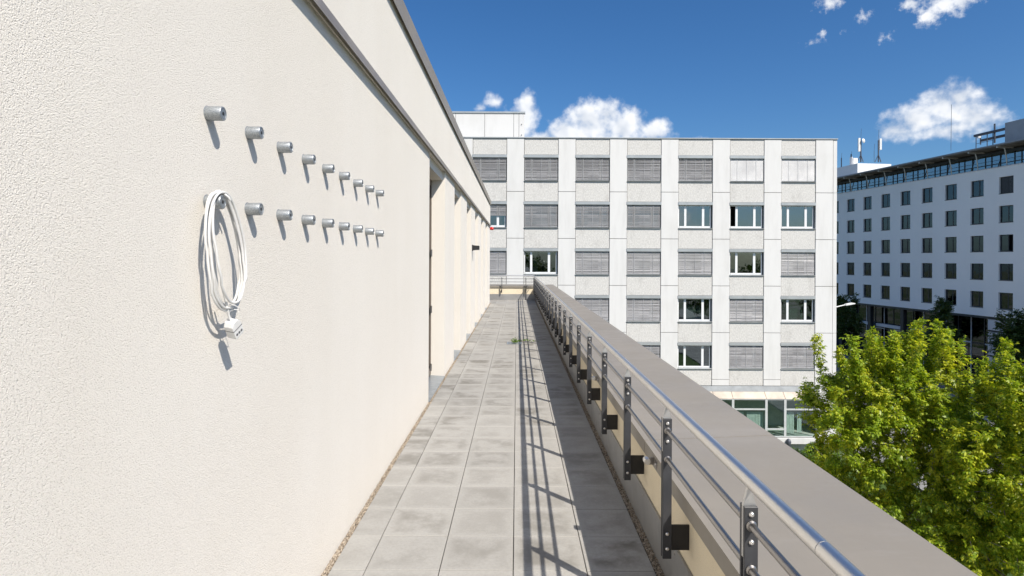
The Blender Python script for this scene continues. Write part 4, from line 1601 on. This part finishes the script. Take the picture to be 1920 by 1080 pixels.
m1 = mast(1614, 262, 304, 94, 'antenna mast with a white panel on its left and a round dish', (-0.28, 259, 284), 241, True, 0.11)
dq = unproj(1619, 264, 93.8)
MB().lathe([(0.05, 0.22), (0.3, 0.1), (0.38, 0.0), (0.36, 0.0), (0.05, 0.12)], dq, (0.5, -0.8, 0.1), 16).build('dish', M['antenna'], m1, smooth=True)
m2 = mast(1647, 263, 304, 93, 'antenna mast with a slim white panel on its right above the white roof house', (0.30, 260, 281), 243, True, 0.10)
mast(1577.6, 296, 314, 96, 'thin dark antenna mast nearest the edge of the white office block', None, 287, False, 0.08)
mast(1596, 289, 310, 95, 'short thick dark antenna between the roof edge and the white cabinet', None, 284, False, 0.10)
mast(1639, 284, 304, 94, 'spindly aerial with small cross arms between the two panel masts', None, 270, False, 0.03)
cb = unproj(1602.5, 306, 94)
cab = thing('roof_cabinet', 'small white equipment cabinet among the rooftop antennas', 'cabinet', tuple(cb))
MB().box(cb.x - 0.45, cb.x + 0.28, cb.y - 0.4, cb.y + 0.4, cb.z - 0.8, cb.z + 0.75).build('body', M['antenna'], cab, bevel=0.03)
MB().box(cb.x - 0.62, cb.x - 0.47, cb.y - 0.3, cb.y + 0.3, cb.z - 0.8, cb.z + 0.95).build('side_panel', M['clad'], cab, bevel=0.02)
mast(1838.5, 254, 271, 69.5, 'short forked antenna left of the roof pipes', (-0.2, 251, 259), None, False, 0.07)
mast(1865, 232, 268, 66.6, 'thick dark vent pole rising through the roof pipes', None, None, False, 0.09)
mast(1783, 276, 283, 74, 'very thin tall whip aerial standing alone on the roof edge', None, 196, False, 0.02)

# ================================================================== STREET LAMP, TREES, BUSHES
lp = unproj(1592, 572, 49)
sl = thing('street_lamp', 'white street lamp reaching out past the corner of the office block', 'street lamp', (lp.x - 1.9, 49, 0))
MB().tube([(lp.x - 1.9, 49, 0), (lp.x - 1.9, 49, lp.z - 0.6), (lp.x - 1.75, 49, lp.z - 0.35), (lp.x - 1.2, 49, lp.z - 0.2), (lp.x - 0.3, 49, lp.z + 0.02)], [0.09, 0.06, 0.05, 0.05, 0.045], 10).build('pole', M['antenna'], sl, smooth=True)
MB().prism([(lp.x - 0.32, lp.z - 0.05), (lp.x + 0.42, lp.z + 0.08), (lp.x + 0.46, lp.z + 0.16), (lp.x + 0.2, lp.z + 0.2), (lp.x - 0.32, lp.z + 0.09)], 'y', 48.85, 49.15).build('lamp_head', M['antenna'], sl, bevel=0.02)

make_tree('ash_tree', 'tall yellow-green tree in front of the office corner, left of the two near trees', 'tree', (13.0, 20.5, 0.03), 3.4,
          [(12.9, 20.5, 7.7, 2.9, 2.8, 2.4), (13.0, 20.3, 9.3, 1.9, 2.0, 1.25), (11.4, 20.3, 8.6, 1.7, 1.7, 1.2), (14.2, 20.6, 8.3, 1.4, 1.8, 1.5), (13.0, 20.0, 5.4, 3.2, 2.8, 2.2), (12.2, 20.4, 9.9, 0.7, 0.8, 0.9), (14.0, 20.4, 9.9, 0.7, 0.8, 0.9), (15.6, 20.8, 7.1, 1.5, 1.7, 1.6)],
          1200, 36000, 21, M['leaf'], 0.175, 26)
make_tree('ash_tree', 'green tree at the right edge beside the coping, nearest to the terrace', 'tree', (14.9, 17.4, 0.03), 3.0,
          [(14.9, 17.3, 7.1, 2.4, 2.5, 2.4), (15.2, 17.2, 9.1, 1.7, 1.7, 1.3), (13.8, 17.2, 8.2, 1.4, 1.5, 1.3), (14.6, 17.0, 4.8, 2.9, 2.6, 2.2)],
          1000, 34000, 33, M['leaf'], 0.165, 16)
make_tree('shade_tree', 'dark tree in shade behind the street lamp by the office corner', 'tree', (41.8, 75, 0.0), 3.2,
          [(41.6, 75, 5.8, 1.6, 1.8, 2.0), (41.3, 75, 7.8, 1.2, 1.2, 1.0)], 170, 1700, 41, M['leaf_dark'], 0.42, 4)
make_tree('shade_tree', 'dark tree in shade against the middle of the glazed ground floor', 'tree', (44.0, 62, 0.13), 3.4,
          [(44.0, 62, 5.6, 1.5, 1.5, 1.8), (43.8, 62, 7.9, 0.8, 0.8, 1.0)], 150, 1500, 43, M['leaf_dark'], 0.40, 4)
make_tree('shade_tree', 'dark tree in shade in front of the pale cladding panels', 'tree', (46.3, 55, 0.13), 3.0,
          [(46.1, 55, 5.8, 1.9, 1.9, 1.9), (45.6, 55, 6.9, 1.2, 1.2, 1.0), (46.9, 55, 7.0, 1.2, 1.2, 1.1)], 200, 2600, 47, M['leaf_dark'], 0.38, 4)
make_tree('garden_bush', 'low green bush against the plinth of the office block', 'bush', (19.9, 38.9, 0.03), 0.5,
          [(19.9, 38.9, 0.95, 1.3, 0.9, 0.75), (18.7, 38.7, 0.8, 0.8, 0.7, 0.6)], 120, 2400, 51, M['leaf_weed'], 0.20, 0)
make_tree('garden_bush', 'dark bush half hidden by the coping below the rain spout', 'bush', (17.6, 37.0, 0.03), 0.5,
          [(17.6, 37.0, 1.0, 0.9, 0.8, 0.9)], 90, 1700, 53, M['leaf_dark'], 0.20, 0)

# belt of trees behind the viewer, seen only as reflections in the office windows
rs = np.random.RandomState(9)
Pw = []
for k in range(26):
    x = -30 + k * 5.2 + rs.normal(0, 1.5)
    y = -58 + rs.normal(0, 5)
    h = rs.uniform(11, 16)
    n = 420
    d = rs.normal(0, 1, (n, 3))
    d /= np.linalg.norm(d, axis=1, keepdims=True)
    d *= rs.rand(n, 1) ** 0.3
    Pw.append(np.array([x, y, h * 0.58]) + d * np.array([3.6, 3.4, h * 0.43]))
Pw = np.concatenate(Pw)
V, Q = leaf_cloud(Pw, rs.normal(0, 1, Pw.shape), 1.1, rs, 5)
wdl = place('woodland', quads_mesh('woodland', V, Q, M['leaf_dark']))
tag(wdl, 'far belt of dark trees mirrored in the office windows', 'woodland', kind='stuff')

print('objects', len(bpy.data.objects), 'tris', sum(len(p.vertices) - 2 for me in bpy.data.meshes for p in me.polygons))
